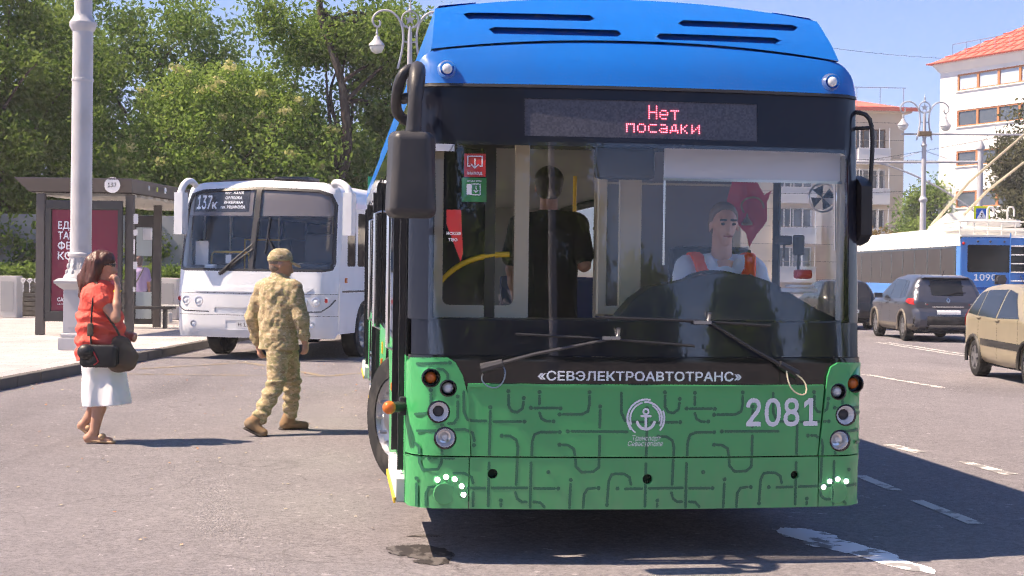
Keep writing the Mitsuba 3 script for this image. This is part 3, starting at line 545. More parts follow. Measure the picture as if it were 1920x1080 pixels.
tree('tree', 'tall green tree with sky showing through, right of the grey lamp post', (-13.2, 53, .1), [(-13.6, 53, 7.6, 2.7, 2.6, 2.9), (-11.6, 53, 9.3, 2.0, 2, 1.7), (-15.5, 54, 9.6, 2.4, 2, 2.2), (-12.5, 54, 5.0, 2.2, 2, 1.8)], 330, 44, .36, .16, 'leaf_mid', 2, r=.22)
tree('tree', 'broad light green tree with pale yellow blossom above the white coach', (-8.4, 46, .1), [(-8.8, 46, 5.0, 3.1, 2.6, 2.7), (-6.8, 45.5, 4.2, 2.3, 2.2, 2.1), (-10.6, 45.5, 3.6, 1.9, 2, 1.9), (-7.6, 46, 6.4, 2.0, 2, 1.3)], 620, 46, .30, .13, 'leaf_light', 3, r=.22, extra=(.34, 36), gap=.42)
tree('tree', 'leaning dark trunked tree rising behind the white coach', (-5.9, 46, .1), [(-5.6, 46, 9.3, 2.6, 2, 1.3), (-3.4, 46, 8.5, 1.7, 2, 1.2), (-6.8, 46.5, 8.4, 1.4, 1.6, .9), (-4.0, 46.5, 6.8, 1.3, 1.4, .9)], 300, 42, .32, .14, 'leaf_mid', 4, trunk=[(-5.9, 45.0, .1), (-5.75, 45.0, 3.2), (-5.1, 45.0, 4.6), (-5.05, 45, 5.8), (-5.25, 45, 7.3), (-5.7, 45, 8.6), (-5.9, 45, 10)], r=.24, limbs=12, gap=.5)
tree('tree', 'bright green tree between the white coach and the trolleybus mirror', (-4.1, 47, .1), [(-4.2, 47, 4.4, 1.9, 2, 2.6), (-3.0, 47, 6.3, 1.5, 1.6, 1.4), (-5.6, 47.5, 3.4, 1.6, 1.8, 1.6), (-2.6, 48, 4.2, 1.8, 1.8, 2.4)], 360, 46, .30, .13, 'leaf_mid', 5, r=.18)
for i, (x, y, z, rx, rz) in enumerate([(-18, 58, 4, 4, 4.2), (-11, 60, 4.2, 4, 4.0), (-4.5, 60, 4.0, 4, 4.2), (-9, 52, 2.6, 3.2, 2.2), (-14.5, 51, 2.8, 3.4, 2.6), (-1, 62, 4.5, 3, 4.4)]):
    tree('tree', ['far dark tree at the left edge of the grove', 'far dark tree behind the blossoming tree', 'far dark tree showing left of the trolleybus mirror', 'low dark crown right behind the white coach roof', 'low dark crown above the bus shelter roof', 'far dark tree hidden behind the blue trolleybus roof'][i], (x, y, .1), [(x, y, z, rx, 2.4, rz), (x + 1.2, y - .5, z * .6, rx * .7, 2, rz * .55)], 300, 40, .42, .2, 'leaf_dark', 30 + i, r=.25, limbs=5, group='background trees in the shade')
tree('tree', 'olive leaved tree in front of the white building', (30.5, 86, 0), [(31.2, 86, 8.2, 3.6, 3, 3.7), (32.8, 86, 5.2, 3.6, 3, 3.4), (29.6, 85, 4.2, 2.0, 2.4, 2.2)], 300, 44, .42, .21, 'leaf_olive', 7, r=.3, bark='bark_pale', gap=.45)
tree('tree', 'green tree between the beige flats and the white building', (29.5, 108, 0), [(30.6, 110, 4.6, 2.3, 2.4, 3.2), (31.7, 111, 6.4, 1.7, 2.2, 2.6)], 200, 40, .5, .25, 'leaf_mid', 8, r=.3)
tree('shrub', 'yellowish shrub showing over the roof of the blue trolleybus', (23.5, 96, 0), [(23.4, 96, 2.9, 1.7, 2, 1.5), (24.6, 96, 3.2, 1.0, 1.5, 1.3)], 90, 36, .35, .2, 'leaf_yellow', 9, r=.12, limbs=4, cat_='shrub')
leafmat('leaf_yellow', (.22, .17, .05), (.34, .22, .07))
# trees of the square behind the viewer, seen only mirrored in the windscreen
for i, (x, y, h) in enumerate([(-6, -36, 15.5), (1, -34, 16.5), (8, -38, 14.5), (17, -42, 10), (27, -38, 9.5), (36, -32, 11), (48, -26, 10.5), (60, -14, 12), (-18, -34, 12)]):
    tree('tree', 'green tree across the road from the trolleybus, behind the viewer', (x, y, 0), [(x, y, h * .55, 3.6, 3.4, h * .45), (x + 2, y, h * .35, 3, 2.6, h * .3)], 300, 34, .6, .40, 'leaf_mid', 60 + i, r=.3, limbs=5, group='trees behind the viewer')
# clipped hedge along the back of the pavement
rs = np.random.default_rng(21); C = np.c_[rs.uniform(-20, -2, 900), rs.uniform(40.3, 41.3, 900), rs.uniform(1.12, 1.42, 900)]
h = thing('hedge', 'low green hedge growing along the top of the slatted planter wall', 'hedge'); add(h + '__foliage', leaves(C, 14, .12, .10, rs), 'leaf_mid', False)
for i, (x, z, rx, rz, m) in enumerate([(-8.6, 2.0, 1.1, 1.3, 'leaf_dark'), (-7.4, 2.3, 1.0, 1.2, 'leaf_dark'), (-10.4, 1.9, .9, .9, 'leaf_dark'), (-13.4, 2.0, 1.0, .9, 'leaf_dark'), (-12.2, 1.6, .8, .7, 'leaf_mid'), (-5.6, 2.1, 1.2, 1.2, 'leaf_dark')]):
    tree('shrub', ['dark shrub behind the hedge right of the shelter glass panel', 'dark shrub behind the hedge left of the white coach', 'dark shrub behind the poster wall of the shelter', 'dark shrub in front of the grey hoarding at the left edge', 'small green shrub hidden behind the left shelter post', 'dark shrub hidden behind the white coach'][i], (x, 43, .1), [(x, 43, z, rx, .9, rz)], 90, 34, .2, .12, m, 80 + i, r=.06, limbs=4, group='shrubs behind the hedge', cat_='shrub')

# ------------------------------------------------------------------ ornate street lamps
mat('post_white', grime((.47, .47, .50), .12, 3), .45)
mat('lamp_globe', (.72, .72, .70), .2, clearcoat=.5)
def street_lamp(label, x, y, z0, k, yaw=0, shaft=.17, s1=.10, spread=1.12):
    at(x, y, z0, yaw, k); t = thing('street_lamp', label, 'street lamp', 'ornate white street lamps'); P = t + '__'
    add(P + 'base', cat(bx(-.30, .30, -.30, .30, 0, .22, .015), bx(-.27, .27, -.27, .27, .22, .30, .03), bx(-.235, .235, -.235, .235, .30, 1.12, .012),
        *[bx(a - .14 * (not b) - .004 * bool(b), a + .14 * (not b) + .004 * bool(b), c - .14 * bool(b) * 0 - (.14 if b else .004), c + (.14 if b else .004), .42, .46, .002) for a, b, c in ((0, 0, -.238), (0, 0, .238), (-.238, 1, 0), (.238, 1, 0))],
        hull([(a * s, b * s, z) for a in (-1, 1) for b in (-1, 1) for s, z in ((.24, 1.06), (.36, 1.17), (.37, 1.21), (.30, 1.26))])), 'post_white', 25)
    for s in (-1, 1):
        add(P + 'base_panel', cat(bx(-.15, .15, s * .236, s * .246, .40, 1.0, .004)), 'post_white', 25); add(P + 'base_panel', cat(bx(s * .236, s * .246, -.15, .15, .40, 1.0, .004)), 'post_white', 25)
    add(P + 'flare', lathe([(.30, 1.25), (.29, 1.29), (.245, 1.36), (.205, 1.46), (.19, 1.58), (.20, 1.63), (.225, 1.655), (.225, 1.69), (.19, 1.72), (shaft, 1.76)], 32), 'post_white', 30)
    add(P + 'flare_ornament', cat([ball(((.245 - .05 * (z - 1.36) / .2) * math.cos(a), (.245 - .05 * (z - 1.36) / .2) * math.sin(a), z), .028, (1, 1, 2.0), 1) for a in np.arange(10) * .628 for z in (1.36, 1.47, 1.57)]), 'post_white', True); lab(P + 'flare_ornament', kind='stuff')
    add(P + 'shaft', lathe([(shaft, 1.75), (shaft * .97, 4.72), (shaft * 1.03, 4.73), (shaft * 1.03, 4.77), (shaft * .97, 4.78), (shaft * .95, 5.6), (.20, 5.63), (.235, 5.70), (.235, 5.76), (.19, 5.82), (.15, 5.9), (s1 * 1.3, 6.0), (s1 * 1.2, 8.6), (s1 * 1.6, 8.64), (s1 * 1.6, 8.7), (s1, 8.76), (s1 * .8, 10.2), (.04, 10.5)], 28), 'post_white', 30)
    add(P + 'emblem_ring', cat(tube([(.30 * math.cos(a), 0, 10.72 + .30 * math.sin(a)) for a in np.linspace(0, 6.283, 28, endpoint=False)], .035, 6, True)), 'post_white', True)
    add(P + 'star', skin(Polygon([((.22 if i % 2 == 0 else .09) * math.sin(i * math.pi / 5), 10.72 + (.22 if i % 2 == 0 else .09) * math.cos(i * math.pi / 5)) for i in range(10)]), flat_y(.02), .04, du=1, dz=1), 'post_white', False)
    add(P + 'finial', lathe([(.05, 11.0), (.07, 11.06), (.03, 11.12), (.055, 11.2), (.02, 11.3), (.0, 11.5)], 12), 'post_white', 40)
    for s in (-1, 1):
        arm = curve([(s * .42, 0, 8.95), (s * .30, 0, 9.5), (s * .24, 0, 10.1), (s * .42, 0, 10.75), (s * .80, 0, 11.02), (s * (spread + .14), 0, 10.85), (s * (spread + .2), 0, 10.55), (s * (spread + .02), 0, 10.42), (s * spread - s * .06, 0, 10.56), (s * spread, 0, 10.66)], 40)
        A = add(P + 'arm', cat(tube(arm, np.linspace(.045, .04, 40), 7), cyl((s * .08, 0, 9.9), (s * .26, 0, 9.95), .03), cyl((s * .09, 0, 10.5), (s * .30, 0, 10.45), .03)), 'post_white', True)
        hx = s * (spread + .06)
        L = add(P + 'lantern', lathe([(.02, 10.45), (.03, 10.25), (.05, 10.2), (.03, 10.12), (.10, 10.06), (.13, 9.96), (.26, 9.82), (.30, 9.74), (.28, 9.72)], 20, (hx, 0, 0)), 'post_white', 30)
        add(L + '__globe', lathe([(.26, 9.74), (.255, 9.65), (.18, 9.52), (.06, 9.46), (0, 9.455)], 20, (hx, 0, 0)), 'lamp_globe', True)
    at(); return t
street_lamp('thick white lamp post on a panelled plinth beside the woman in red', -7.08, 24.5, .128, .93, 0, .185, .12)
street_lamp('white double armed lamp with a star ring above the trolleybus mirror', -3.03, 43, .128, .80, 8)
street_lamp('white double armed lamp in front of the beige flats', 21.4, 78, 0, .965, 4)
street_lamp('white lamp post behind the viewer, mirrored in the windscreen', 2.6, -9, 0, .93, 20)
# tram-style bracket arms of the overhead wires and their posts
def bracket(label, x, y, h, xs, z, brace, r=.16):
    t = thing('overhead_wire_post', label, 'pole'); add(t + '__post', lathe([(r * 1.25, 0), (r * 1.2, 2.6), (r * 1.7, 2.66), (r * 1.7, 2.8), (r, 2.9), (r * .85, h - .5), (r * 1.3, h - .45), (r * 1.3, h - .3), (r * .5, h)], 16, (x, y, 0)), 'post_white')
    add(t + '__arm', cat(tube([(xs[0], y, z), (xs[1], y, z + .1)], .07)), 'post_white'); add(t + '__brace', tube(curve(brace, 12), .05), 'post_white')
bracket('white wire post with a long bracket arm over the road', 25.6, 82, 9.0, (17.5, 25.6), 7.75, [(20.0, 82, 7.75), (23.0, 82, 6.6), (25.6, 82, 4.9)], .18)
t = thing('wire_bracket', 'white tube bracket clamped across the lamp post in front of the beige flats', 'bracket'); add(t + '__tube', tube([(20.2, 78, 8.95), (28.5, 79, 9.1)], .05), 'post_white'); add(t + '__clamp', cat(bx(21.1, 21.75, 77.8, 78.2, 8.85, 9.1, .03), cyl((21.45, 78, 8.9), (21.35, 78, 8.3), .08, .04)), 'bronze'); add(t + '__stay', tube([(20.2, 78, 7.7), (21.4, 78, 8.1), (22.6, 78, 7.7)], .02, 5), 'post_white')
mat('bronze', (.24, .16, .09), .5, .4)
for i, (a, b) in enumerate([((9.0, 72, 13.4), (31, 108, 17.3)), ((4, 90, 9.2), (27, 82, 7.9)), ((4, 80, 6.1), (21.4, 78, 6.0)), ((18, 82, 7.6), (40, 86, 12.5))]):
    p = np.linspace(a, b, 20); p[:, 2] -= .25 * np.sin(np.linspace(0, math.pi, 20)); lab(add('overhead_wire', tube(p, .013, 5), 'black_plastic', True), ['thin wire crossing the sky towards the white building roof', 'wire running from the post with the long bracket arm', 'lowest wire tied to the lamp post before the beige flats', 'wire rising past the white building windows'][i], 'wire', 'overhead wires')

# ------------------------------------------------------------------ bus shelter
mat('shelter_grey', grime((.10, .09, .088), .12, 2), .42, .2)
mat('shelter_dark', (.045, .043, .045), .4)
mat('ceiling_slat', (.50, .49, .46), .6)
mat('poster_red', proc(lambda p, n, uv: mix((.155, .010, .036), (.20, .016, .048), fbm(p.x * 1.2, p.z * 1.2, 0, 3))), .5)
mat('wood', grime((.36, .20, .11), .2, 6), .6)
mat('frost_reflection', (.46, .53, .56), .35)
def shelter():
    S = thing('bus_shelter', 'dark grey bus shelter with an overhanging roof and a burgundy poster end wall', 'bus shelter'); P = S + '__'
    zt, zb = 3.235, 2.965; q = [(-9.80, 29.35), (-7.50, 29.35), (-6.95, 37.0), (-9.3, 37.0)]; c = np.mean(q, 0)
    inn = [tuple(c + (np.array(p) - c) * .88) for p in q]
    top = Polygon(q); add(P + 'roof', cat(skin(top, flat_z(zt - .02), .02, du=9, dz=9), skin(Polygon(inn), flat_z(zb), .03, du=9, dz=9)), 'shelter_grey', False)
    v = [(*p, zt - .01) for p in q] + [(q[0][0] + .24, q[0][1] + .12, zb), (q[1][0] - .02, q[1][1] + .12, zb), (q[2][0] - .02, q[2][1] - .1, zb), (q[3][0] + .2, q[3][1] - .1, zb)]
    add(P + 'fascia', tm(v, [t for i in range(4) for t in ((i, i + 4, (i + 1) % 4), ((i + 1) % 4, i + 4, (i + 1) % 4 + 4))]), 'shelter_grey', False)
    for i in range(14):
        y = 29.8 + i * .52; f = (y - 29.35) / 7.65
        add(P + 'ceiling_slat', bx(-9.42 + .4 * f, -7.62 + .5 * f, y, y + .36, 2.90, 2.955), 'ceiling_slat', False)
    for x, y in ((-9.33, 29.55), (-7.62, 29.75), (-8.72, 34.0), (-8.08, 34.0), (-8.7, 36.6), (-7.5, 36.6)):
        add(P + 'post', bx(x - .085, x + .085, y - .06, y + .06, .13, 2.93, .012), 'shelter_grey', 25)
    y = 29.55
    b = add(P + 'poster_case', cat(bx(-9.235, -7.72, y - .05, y + .05, 2.62, 2.80, .01), bx(-9.235, -7.72, y - .05, y + .05, .40, .60, .01), bx(-9.235, -9.12, y - .05, y + .05, .60, 2.62), bx(-7.80, -7.72, y - .05, y + .05, .60, 2.62), bx(-9.12, -7.8, y, y + .04, .6, 2.62)), 'shelter_dark', 20)
    po = add(b + '__poster', bx(-9.11, -7.81, y - .012, y - .004, .61, 2.61), 'poster_red', False, 'burgundy poster with white capital words')
    fy_ = flat_y(y - .012)
    def left(s, h, x, z, w, bold=True): return text_on(s, h, fy_, x + w / 2, z, .003, bold, w)
    add(po + '__lettering', cat(left('ЕДА', .145, -8.99, 2.235, .34), left('ТАНЦЫ', .145, -8.99, 2.03, .60), left('ФЕЙС', .145, -8.99, 1.83, .54), left('КОНТ', .145, -8.99, 1.63, .57), left('САЛЮТ', .07, -8.99, .80, .32), left('программа', .03, -8.99, .735, .26, False)), 'white_print', False)
    add(P + 'route_number_disc', lathe([(.155, 0), (.155, -.012), (0, -.012)], 28, (-7.88, 29.37, 3.10), 'y'), 'white', 30); add(P + 'route_number', text_on('137', .085, flat_y(29.355), -7.88, 3.06, .003, True, .17), 'black_matt', False)
    for x, m in ((-7.40, 'white'), (-7.35, 'sticker_lime'), (-7.30, 'white')): add(P + 'roof_sticker', ball((x, 30.35 + (x + 7.4) * 10, 3.10), .07 if m == 'white' and x > -7.35 else .05, (.35, .7, 1.0)), m)
    for z, h, w in ((2.35, .2, .055), (2.12, .12, .05), (1.75, .3, .02), (1.45, .15, .05), (1.0, .1, .03)): add(P + 'timetable_note', bx(-7.53, -7.53 + w * 1.6, 29.66, 29.67, z, z + h), 'white', False)
    add(P + 'information_box', bx(-7.50, -7.33, 30.3, 30.4, 2.05, 2.28, .01), 'white', 25)
    e = add(P + 'end_panel', cat(bx(-8.66, -8.14, 33.97, 34.03, 2.40, 2.66), bx(-8.66, -8.14, 33.97, 34.03, .20, .32), bx(-8.66, -8.56, 33.98, 34.02, .32, 2.4), bx(-8.2, -8.14, 33.98, 34.02, .32, 2.4)), 'shelter_dark', 20)
    add(e + '__glass', bx(-8.56, -8.2, 33.995, 34.0, .32, 2.4), 'glass', False); add(e + '__frost_reflection_panel', bx(-8.56, -8.2, 33.985, 33.993, .32, .93), 'frost_reflection', False); add(e + '__frost_reflection_panel', bx(-8.56, -8.2, 33.985, 33.993, 1.75, 2.4), 'frost_reflection', False)  # upper pale panel stands in for reflections on the glass; lower is frosting
    n = add(P + 'bench', bx(-8.95, -7.55, 33.2, 33.62, .56, .62, .01), 'shelter_dark', 20)
    for x in (-8.8, -7.75): add(n + '__leg', bx(x - .03, x + .03, 33.3, 33.5, .13, .56), 'shelter_dark', 20)
    add(P + 'side_glass', bx(-8.9, -8.895, 30.0, 33.8, .4, 2.6), 'glass', False)
mat('sticker_lime', (.5, .6, .08), .5)
shelter()
# ------------------------------------------------------------------ back of the pavement
mat('slat_dark', grime((.10, .095, .09), .2, 4), .7); mat('concrete_pale', grime((.56, .55, .53), .12, 2.5), .8); mat('panel_grey', (.36, .36, .36), .7)
W = thing('planter_wall', 'long dark slatted planter wall at the back of the pavement', 'wall')
add(W + '__core', bx(-20, -2, 40.15, 41.4, .13, 1.12), 'dirt', False)
for i in range(8):
    for j in range(6): add(W + '__slat', bx(-20 + j * 3.0, -17.03 + j * 3.0, 40.06, 40.12, .16 + i * .125, .265 + i * .125, .008), 'slat_dark', False)
for x in (-14.05, -13.4, -9.35, -6.2):
    p = thing('planter_box', {-14.05: 'pale framed planter block at the very left edge', -13.4: 'pale framed planter block left of the shelter post', -9.35: 'pale framed planter block seen through the shelter', -6.2: 'pale framed planter block behind the white coach'}[x], 'planter', 'pale planter blocks')
    w = .62 if x == -9.35 else .5
    add(p + '__body', bx(x, x + w, 38.9, 39.4, .13, 1.22, .02), 'concrete_pale', 25); add(p + '__panel', bx(x + .09, x + w - .09, 38.885, 38.898, .3, 1.08), 'panel_grey', False)
s = thing('scroll_rail', 'white wrought iron scrollwork on the slatted wall beside the shelter post', 'railing')
for i in range(4):
    x = -12.75 + i * .17
    add(s + '__scroll', cat(tube([(x + .07 * math.cos(a) * (1 - a / 12), 38.95, 1.1 + .07 * math.sin(a) * (1 - a / 12)) for a in np.linspace(0, 9, 24)], .013, 5), cyl((x, 38.95, .8), (x, 38.95, 1.1), .012, n=5)), 'white', True)
lt = thing('litter_bin', 'litter bin with reddish wooden slats left of the white coach', 'litter bin'); at(-8.02, 38.2, .13)
add(lt + '__body', lathe([(.20, .02), (.2, .66), (.18, .68)], 20), 'shelter_dark')
for i in range(14): add(lt + '__slat', cat(hull([(r * math.cos(i * .449 + d), r * math.sin(i * .449 + d), z) for r in (.21, .235) for d in (-.16, .16) for z in (.04, .64)])), 'wood', False)
add(lt + '__lid', ball((0, 0, .70), .24, (1, 1, .28)), 'white', True); at()
bn = thing('park_bench', 'low park bench with pale seat boards behind the shelter', 'bench')
for i in range(3): add(bn + '__board', bx(-9.4, -7.7, 37.6 + i * .14, 37.72 + i * .14, .50, .545, .008), 'concrete_pale', False)
for x in (-9.3, -7.85): add(bn + '__leg', bx(x - .05, x + .05, 37.62, 38.0, .13, .5, .01), 'slat_dark', False)
bl = add('stone_block', bx(-9.1, -8.45, 36.9, 37.2, .13, .38, .02), 'concrete_pale', 25); lab(bl, 'pale stone block on the pavement under the shelter bench', 'block')
def banner(p, n, uv):
    a = fbm(p.x * .9, p.z * 1.4, 0, 4); b = fbm(p.x * 2.5 + 5, p.z * 3.5, 2, 3)
    c = mix((.30, .31, .31), (.20, .215, .22), smoothstep(.4, .65, a))
    return mix(c, (.045, .07, .04), smoothstep(.52, .6, b) * smoothstep(2.1, 1.5, p.z))
mat('banner', proc(banner), .6)
bnr = thing('printed_hoarding', 'grey printed hoarding standing behind the hedge at the left edge', 'hoarding')
for i in range(5): add(bnr + '__panel', bx(-19 + i * 2.02, -17.02 + i * 2.02, 42.2, 42.24, 1.2, 2.95, .005), 'banner', False)
for i in range(6): add(bnr + '__post', bx(-19.05 + i * 2.02, -18.98 + i * 2.02, 42.26, 42.33, .13, 3.0), 'slat_dark', False)
add(bnr + '__sheet', bx(-8.95, -7.9, 42.1, 42.12, 1.2, 2.3, .004), 'banner', False)

# ------------------------------------------------------------------ white coach
mat('plate', (.62, .63, .66), .4)
mat('seat_grey', (.10, .105, .12), .8)
mat('tan', (.36, .28, .18), .6)
def coach():
    C = thing('coach', 'white coach with its front to the viewer, route board 137к behind the split windscreen', 'bus'); P = C + '__'
    def cor(u):
        u = np.abs(u); e = np.clip(u - 1.1, 0, .279)
        return .11 * (u / 1.3) ** 2 - .05 + .28 - np.sqrt(np.maximum(.28 ** 2 - e ** 2, 0))
    def prof(z): return np.interp(z, [.36, .5, .9, 1.1, 1.45, 2.0, 2.75, 2.88, 2.96, 3.05], [.08, .02, .0, .0, .05, .17, .36, .44, .58, .9])
    F = lambda u, z, w: S3(u, cor(u) + prof(z) - w, z)
    H = 1.38
    def pan(name, poly, m, th=.012, off=0.0, label=None, **k): return add(P + name, skin(poly, F, th, off=off, du=.09, dz=.1, **k), m, 35, label)
    rnd = lambda x0, z0, x1, z1, a: Polygon([(x0, z0), (x1, z0), (x1, z1 - a), (x1 - .3 * a, z1 - .3 * a), (x1 - a, z1), (x0 + a, z1), (x0 + .3 * a, z1 - .3 * a), (x0, z1 - a)])
    ws = Polygon([(-1.31, 1.49), (-1.2, 1.465), (1.2, 1.465), (1.31, 1.49), (1.335, 1.6), (1.30, 2.55), (1.22, 2.72), (1.0, 2.79), (0, 2.83), (-1.0, 2.79), (-1.22, 2.72), (-1.30, 2.55), (-1.335, 1.6)])
    face = Polygon([(-1.34, .37), (1.34, .37), (1.379, .46), (1.379, 1.5), (1.375, 2.6), (1.30, 2.84), (1.05, 2.92), (0, 2.965), (-1.05, 2.92), (-1.30, 2.84), (-1.375, 2.6), (-1.379, 1.5), (-1.379, .46)])
    lampL = [(-1.285, .99, .05), (-1.13, .968, .075), (-.90, .957, .075)]; lampR = [(.90, .957, .075), (1.10, .968, .075), (1.245, .992, .05)]; fog = [(-1.0, .59, .055), (1.03, .595, .055)]
    bump = face.intersection(sbox(-2, 0, 2, .735)); hood = face.intersection(sbox(-2, .742, 2, 1.09)); top = face.intersection(sbox(-2, 1.097, 2, 4)).difference(ws)
    hood = hood.difference(rrect(-.62, .77, .42, .86, .03))
    for l in fog: bump = bump.difference(Point(l[:2]).buffer(l[2]))
    pan('bumper', bump.difference(sbox(-.42, .5, .42, .655)), 'bus_white', .02); add(P + 'plate_recess', skin(sbox(-.44, .49, .44, .66), F, .004, off=.002, du=.1, dz=.1), 'bus_white', 30)
    pan('hood_panel', hood, 'bus_white', .02); add(P + 'air_slot', skin(rrect(-.64, .755, .44, .875, .03), F, .004, off=-.012, du=.1, dz=.1), 'bus_white', 30)
    pan('front_mask', top, 'bus_white', .02); pan('front_shell', face.difference(ws).buffer(-.01), 'black_matt', .003, off=-.02)
    pan('wing_crease', ribbon([(-1.36, 1.0), (-1.30, .86), (-1.18, .80), (-.72, .79)], .016), 'grey_plastic', .004, off=.02); pan('wing_crease', ribbon([(1.36, 1.0), (1.30, .90), (1.18, .81), (.72, .80)], .016), 'grey_plastic', .004, off=.02)
    pan('hood_bulge', Polygon([(-.95, 1.12), (.95, 1.12), (1.05, 1.18), (1.0, 1.2), (-1.0, 1.2), (-1.05, 1.18)]), 'bus_white', .02, off=.02)
    for i, l in enumerate(lampL + lampR + fog):
        x, z, r = l; y = float(cor(x) + prof(z)) - .02
        k = add(P + ('fog_lamp' if i > 5 else 'headlight'), lathe([(r, .05), (r, -.008), (r * .86, -.012), (r * .82, .02), (0, .03)], 20, (x, y, z), 'y'), 'lamp_silver' if i not in (0, 5) else 'bus_white')
        add(k + '__lens', ball((x, y + .01, z), r * (.74 if i in (0, 5) else .6), (1, .5, 1)), 'red_lamp' if i in (0, 5) else 'lamp_glass')
    pl = add(P + 'number_plate', skin(sbox(-.235, .53, .235, .635), F, .006, off=.008, du=.1, dz=.1), 'plate', 30); add(pl + '__print', text_on('Н 137 АО', .06, F, 0, .555, .016, True, .40), 'black_matt', False)
    add(P + 'windscreen', skin(ws, F, .004, off=.0, du=.1, dz=.15, sheet=True), 'glass', True)
    pan('windscreen_seal', ws.buffer(.012).difference(ws.buffer(-.03)), 'black_plastic', .012, off=.012)
    pan('centre_pillar', Polygon([(-.055, 1.46), (.055, 1.46), (.045, 2.83), (-.045, 2.83)]), 'shelter_dark', .02, off=.004)
    add(P + 'sun_band', skin(ws.intersection(sbox(.05, 2.33, 2, 3)).buffer(-.03), F, .004, off=-.02, du=.1, dz=.1), 'sunband', 30)
    add(P + 'sun_band', skin(ws.intersection(sbox(-2, 2.33, -.06, 3)).buffer(-.03), F, .004, off=-.02, du=.1, dz=.1), 'sunband', 30)
    add(P + 'route_board', skin(sbox(-1.17, 2.43, -.16, 2.80).intersection(ws.buffer(-.04)), F, .003, off=-.012, du=.1, dz=.1), 'route_black', 30, 'black route board with white number and town names')
    R = P + 'route_board__lettering'
    L = lambda s, h, x, z, w, sl=0: text_on(s, h, F, x, z, .0, True, w, sl)
    add(R, cat(L('137', .22, -.97, 2.475, .27), L('к', .15, -.775, 2.475, .09), L('пос. КАЧА', .048, -.44, 2.715, .34), L('ОРЛОВКА', .048, -.44, 2.635, .30), L('ИНКЕРМАН', .048, -.44, 2.558, .34), L('пл. УШАКОВА', .048, -.44, 2.482, .44)), 'white_print', False)
    sec = [(H, .42), (H, 2.5), (1.36, 2.62), (1.30, 2.80), (1.16, 2.90), (.6, 2.98), (0, 3.0), (-.6, 2.98), (-1.16, 2.90), (-1.30, 2.80), (-1.36, 2.62), (-H, 2.5), (-H, .42)]
    def swp(loop, v1=8.6, v0=None):
        l = np.array(loop); k = len(l); a = F(l[:, 0], np.minimum(l[:, 1], 2.95), 0); a[:, 2] = l[:, 1]
        if v0 is not None: a[:, 1] = v0
        b = S3(l[:, 0], np.full(k, v1), l[:, 1]); f = []
        for i in range(k - 1): f += [(i, i + 1, k + i + 1), (i, k + i + 1, k + i)]
        return tm(np.vstack([a, b]), f)
    add(P + 'roof', swp(sec[1:-1]), 'bus_white', 40); add(P + 'roof_hatch', bx(.0, .62, .95, 1.5, 2.985, 3.05, .02), 'grey_plastic', 25)
    for s in (-1, 1):
        fs = lambda a, b, w: S3(s * (H - .01 + w), a, b)
        side = Polygon([(.36, .44), (8.6, .44), (8.6, 2.52), (.62, 2.52), (.36, 1.5)])
        wins = [(.75, 1.2), (1.3, 2.4), (2.5, 3.7), (3.8, 5.0), (5.1, 6.3), (6.4, 8.2)]
        wz = unary_union([rrect(a, 1.55, b, 2.45, .05) for a, b in wins])
        add(P + 'side', skin(side.difference(wz).difference(Point(1.75, .42).buffer(.56)).difference(Point(6.4, .42).buffer(.56)), fs, .012, du=.5, dz=.5), 'bus_white', 30)
        for a, b in wins:
            w = add(P + 'side_window', skin(rrect(a, 1.55, b, 2.45, .05), fs, .004, off=-.004, du=2, dz=2), 'tint_glass', 30)
        add(P + 'side_skirt_line', skin(sbox(.5, 1.12, 8.6, 1.15), fs, .008, off=.012, du=3, dz=1), 'grey_plastic', 30); add(P + 'side_marker', cat(bx(s * (H + .002), s * (H + .02), .62, .72, 1.28, 1.36, .006)), 'amber')
        for v in (1.75, 6.4): wheel(P + 'wheel', (s * 1.22, v, .45), s, .45, .28, 'bus')
        hs = 1.70 if s > 0 else -1.17; a_ = .36 if s > 0 else .10
        M = add(P + 'wing_mirror', hull([(hs + a, b, c) for a in (-.085, .085) for b in (-.22, -.08) for c in (2.10, 2.66)] + [(hs + a * .9, b, c) for a in (-.08, .08) for b in (-.26, -.06) for c in (2.04, 2.72)]), 'bus_white', 30)
        add(M + '__arm', tube(curve([(hs, -.16, 2.6), (hs - s * .02, -.17, 2.78), (hs - s * .4 * a_, -.1, 2.87), (hs - s * a_, .2, 2.85)], 14), np.linspace(.06, .05, 14), 10), 'bus_white', True); add(M + '__mirror_glass', bx(hs - .085, hs + .085, -.058, -.054, 2.1, 2.64), 'chrome')
    for a, m_, t_, bl_ in (((-.55, 1.40), (.0, 1.90), (.04, 2.26), (.03, 1.50)), ((.62, 1.39), (.24, 2.02), (.245, 2.34), (.22, 1.75))):
        pt = lambda u, z, o: (u, float(cor(u) + prof(z)) - o, z)
        W_ = add(P + 'wiper', cat(tube([pt(*a, .03), pt((a[0] + m_[0]) / 2, (a[1] + m_[1]) / 2, .07), pt(*m_, .05)], [.03, .018, .012], 7), tube([pt(a[0] + .05, a[1] + .0, .03), pt((a[0] + m_[0]) / 2 + .03, (a[1] + m_[1]) / 2 - .03, .07), pt(m_[0] + .01, m_[1] - .08, .05)], .009, 5)), 'black_plastic')
        add(W_ + '__blade', tube([pt(t_[0] + (bl_[0] - t_[0]) * q, t_[1] + (bl_[1] - t_[1]) * q, .03) for q in np.linspace(0, 1, 8)], .016, 6), 'black_plastic')
    # inside
    add(P + 'saloon_floor', bx(-1.33, 1.33, .4, 8.5, .9, .95), 'dark_interior'); add(P + 'rear_wall', bx(-1.36, 1.36, 8.5, 8.6, .45, 2.9), 'bus_white'); add(P + 'chassis', bx(-1.1, 1.1, .5, 8.4, .42, .5), 'black_matt')
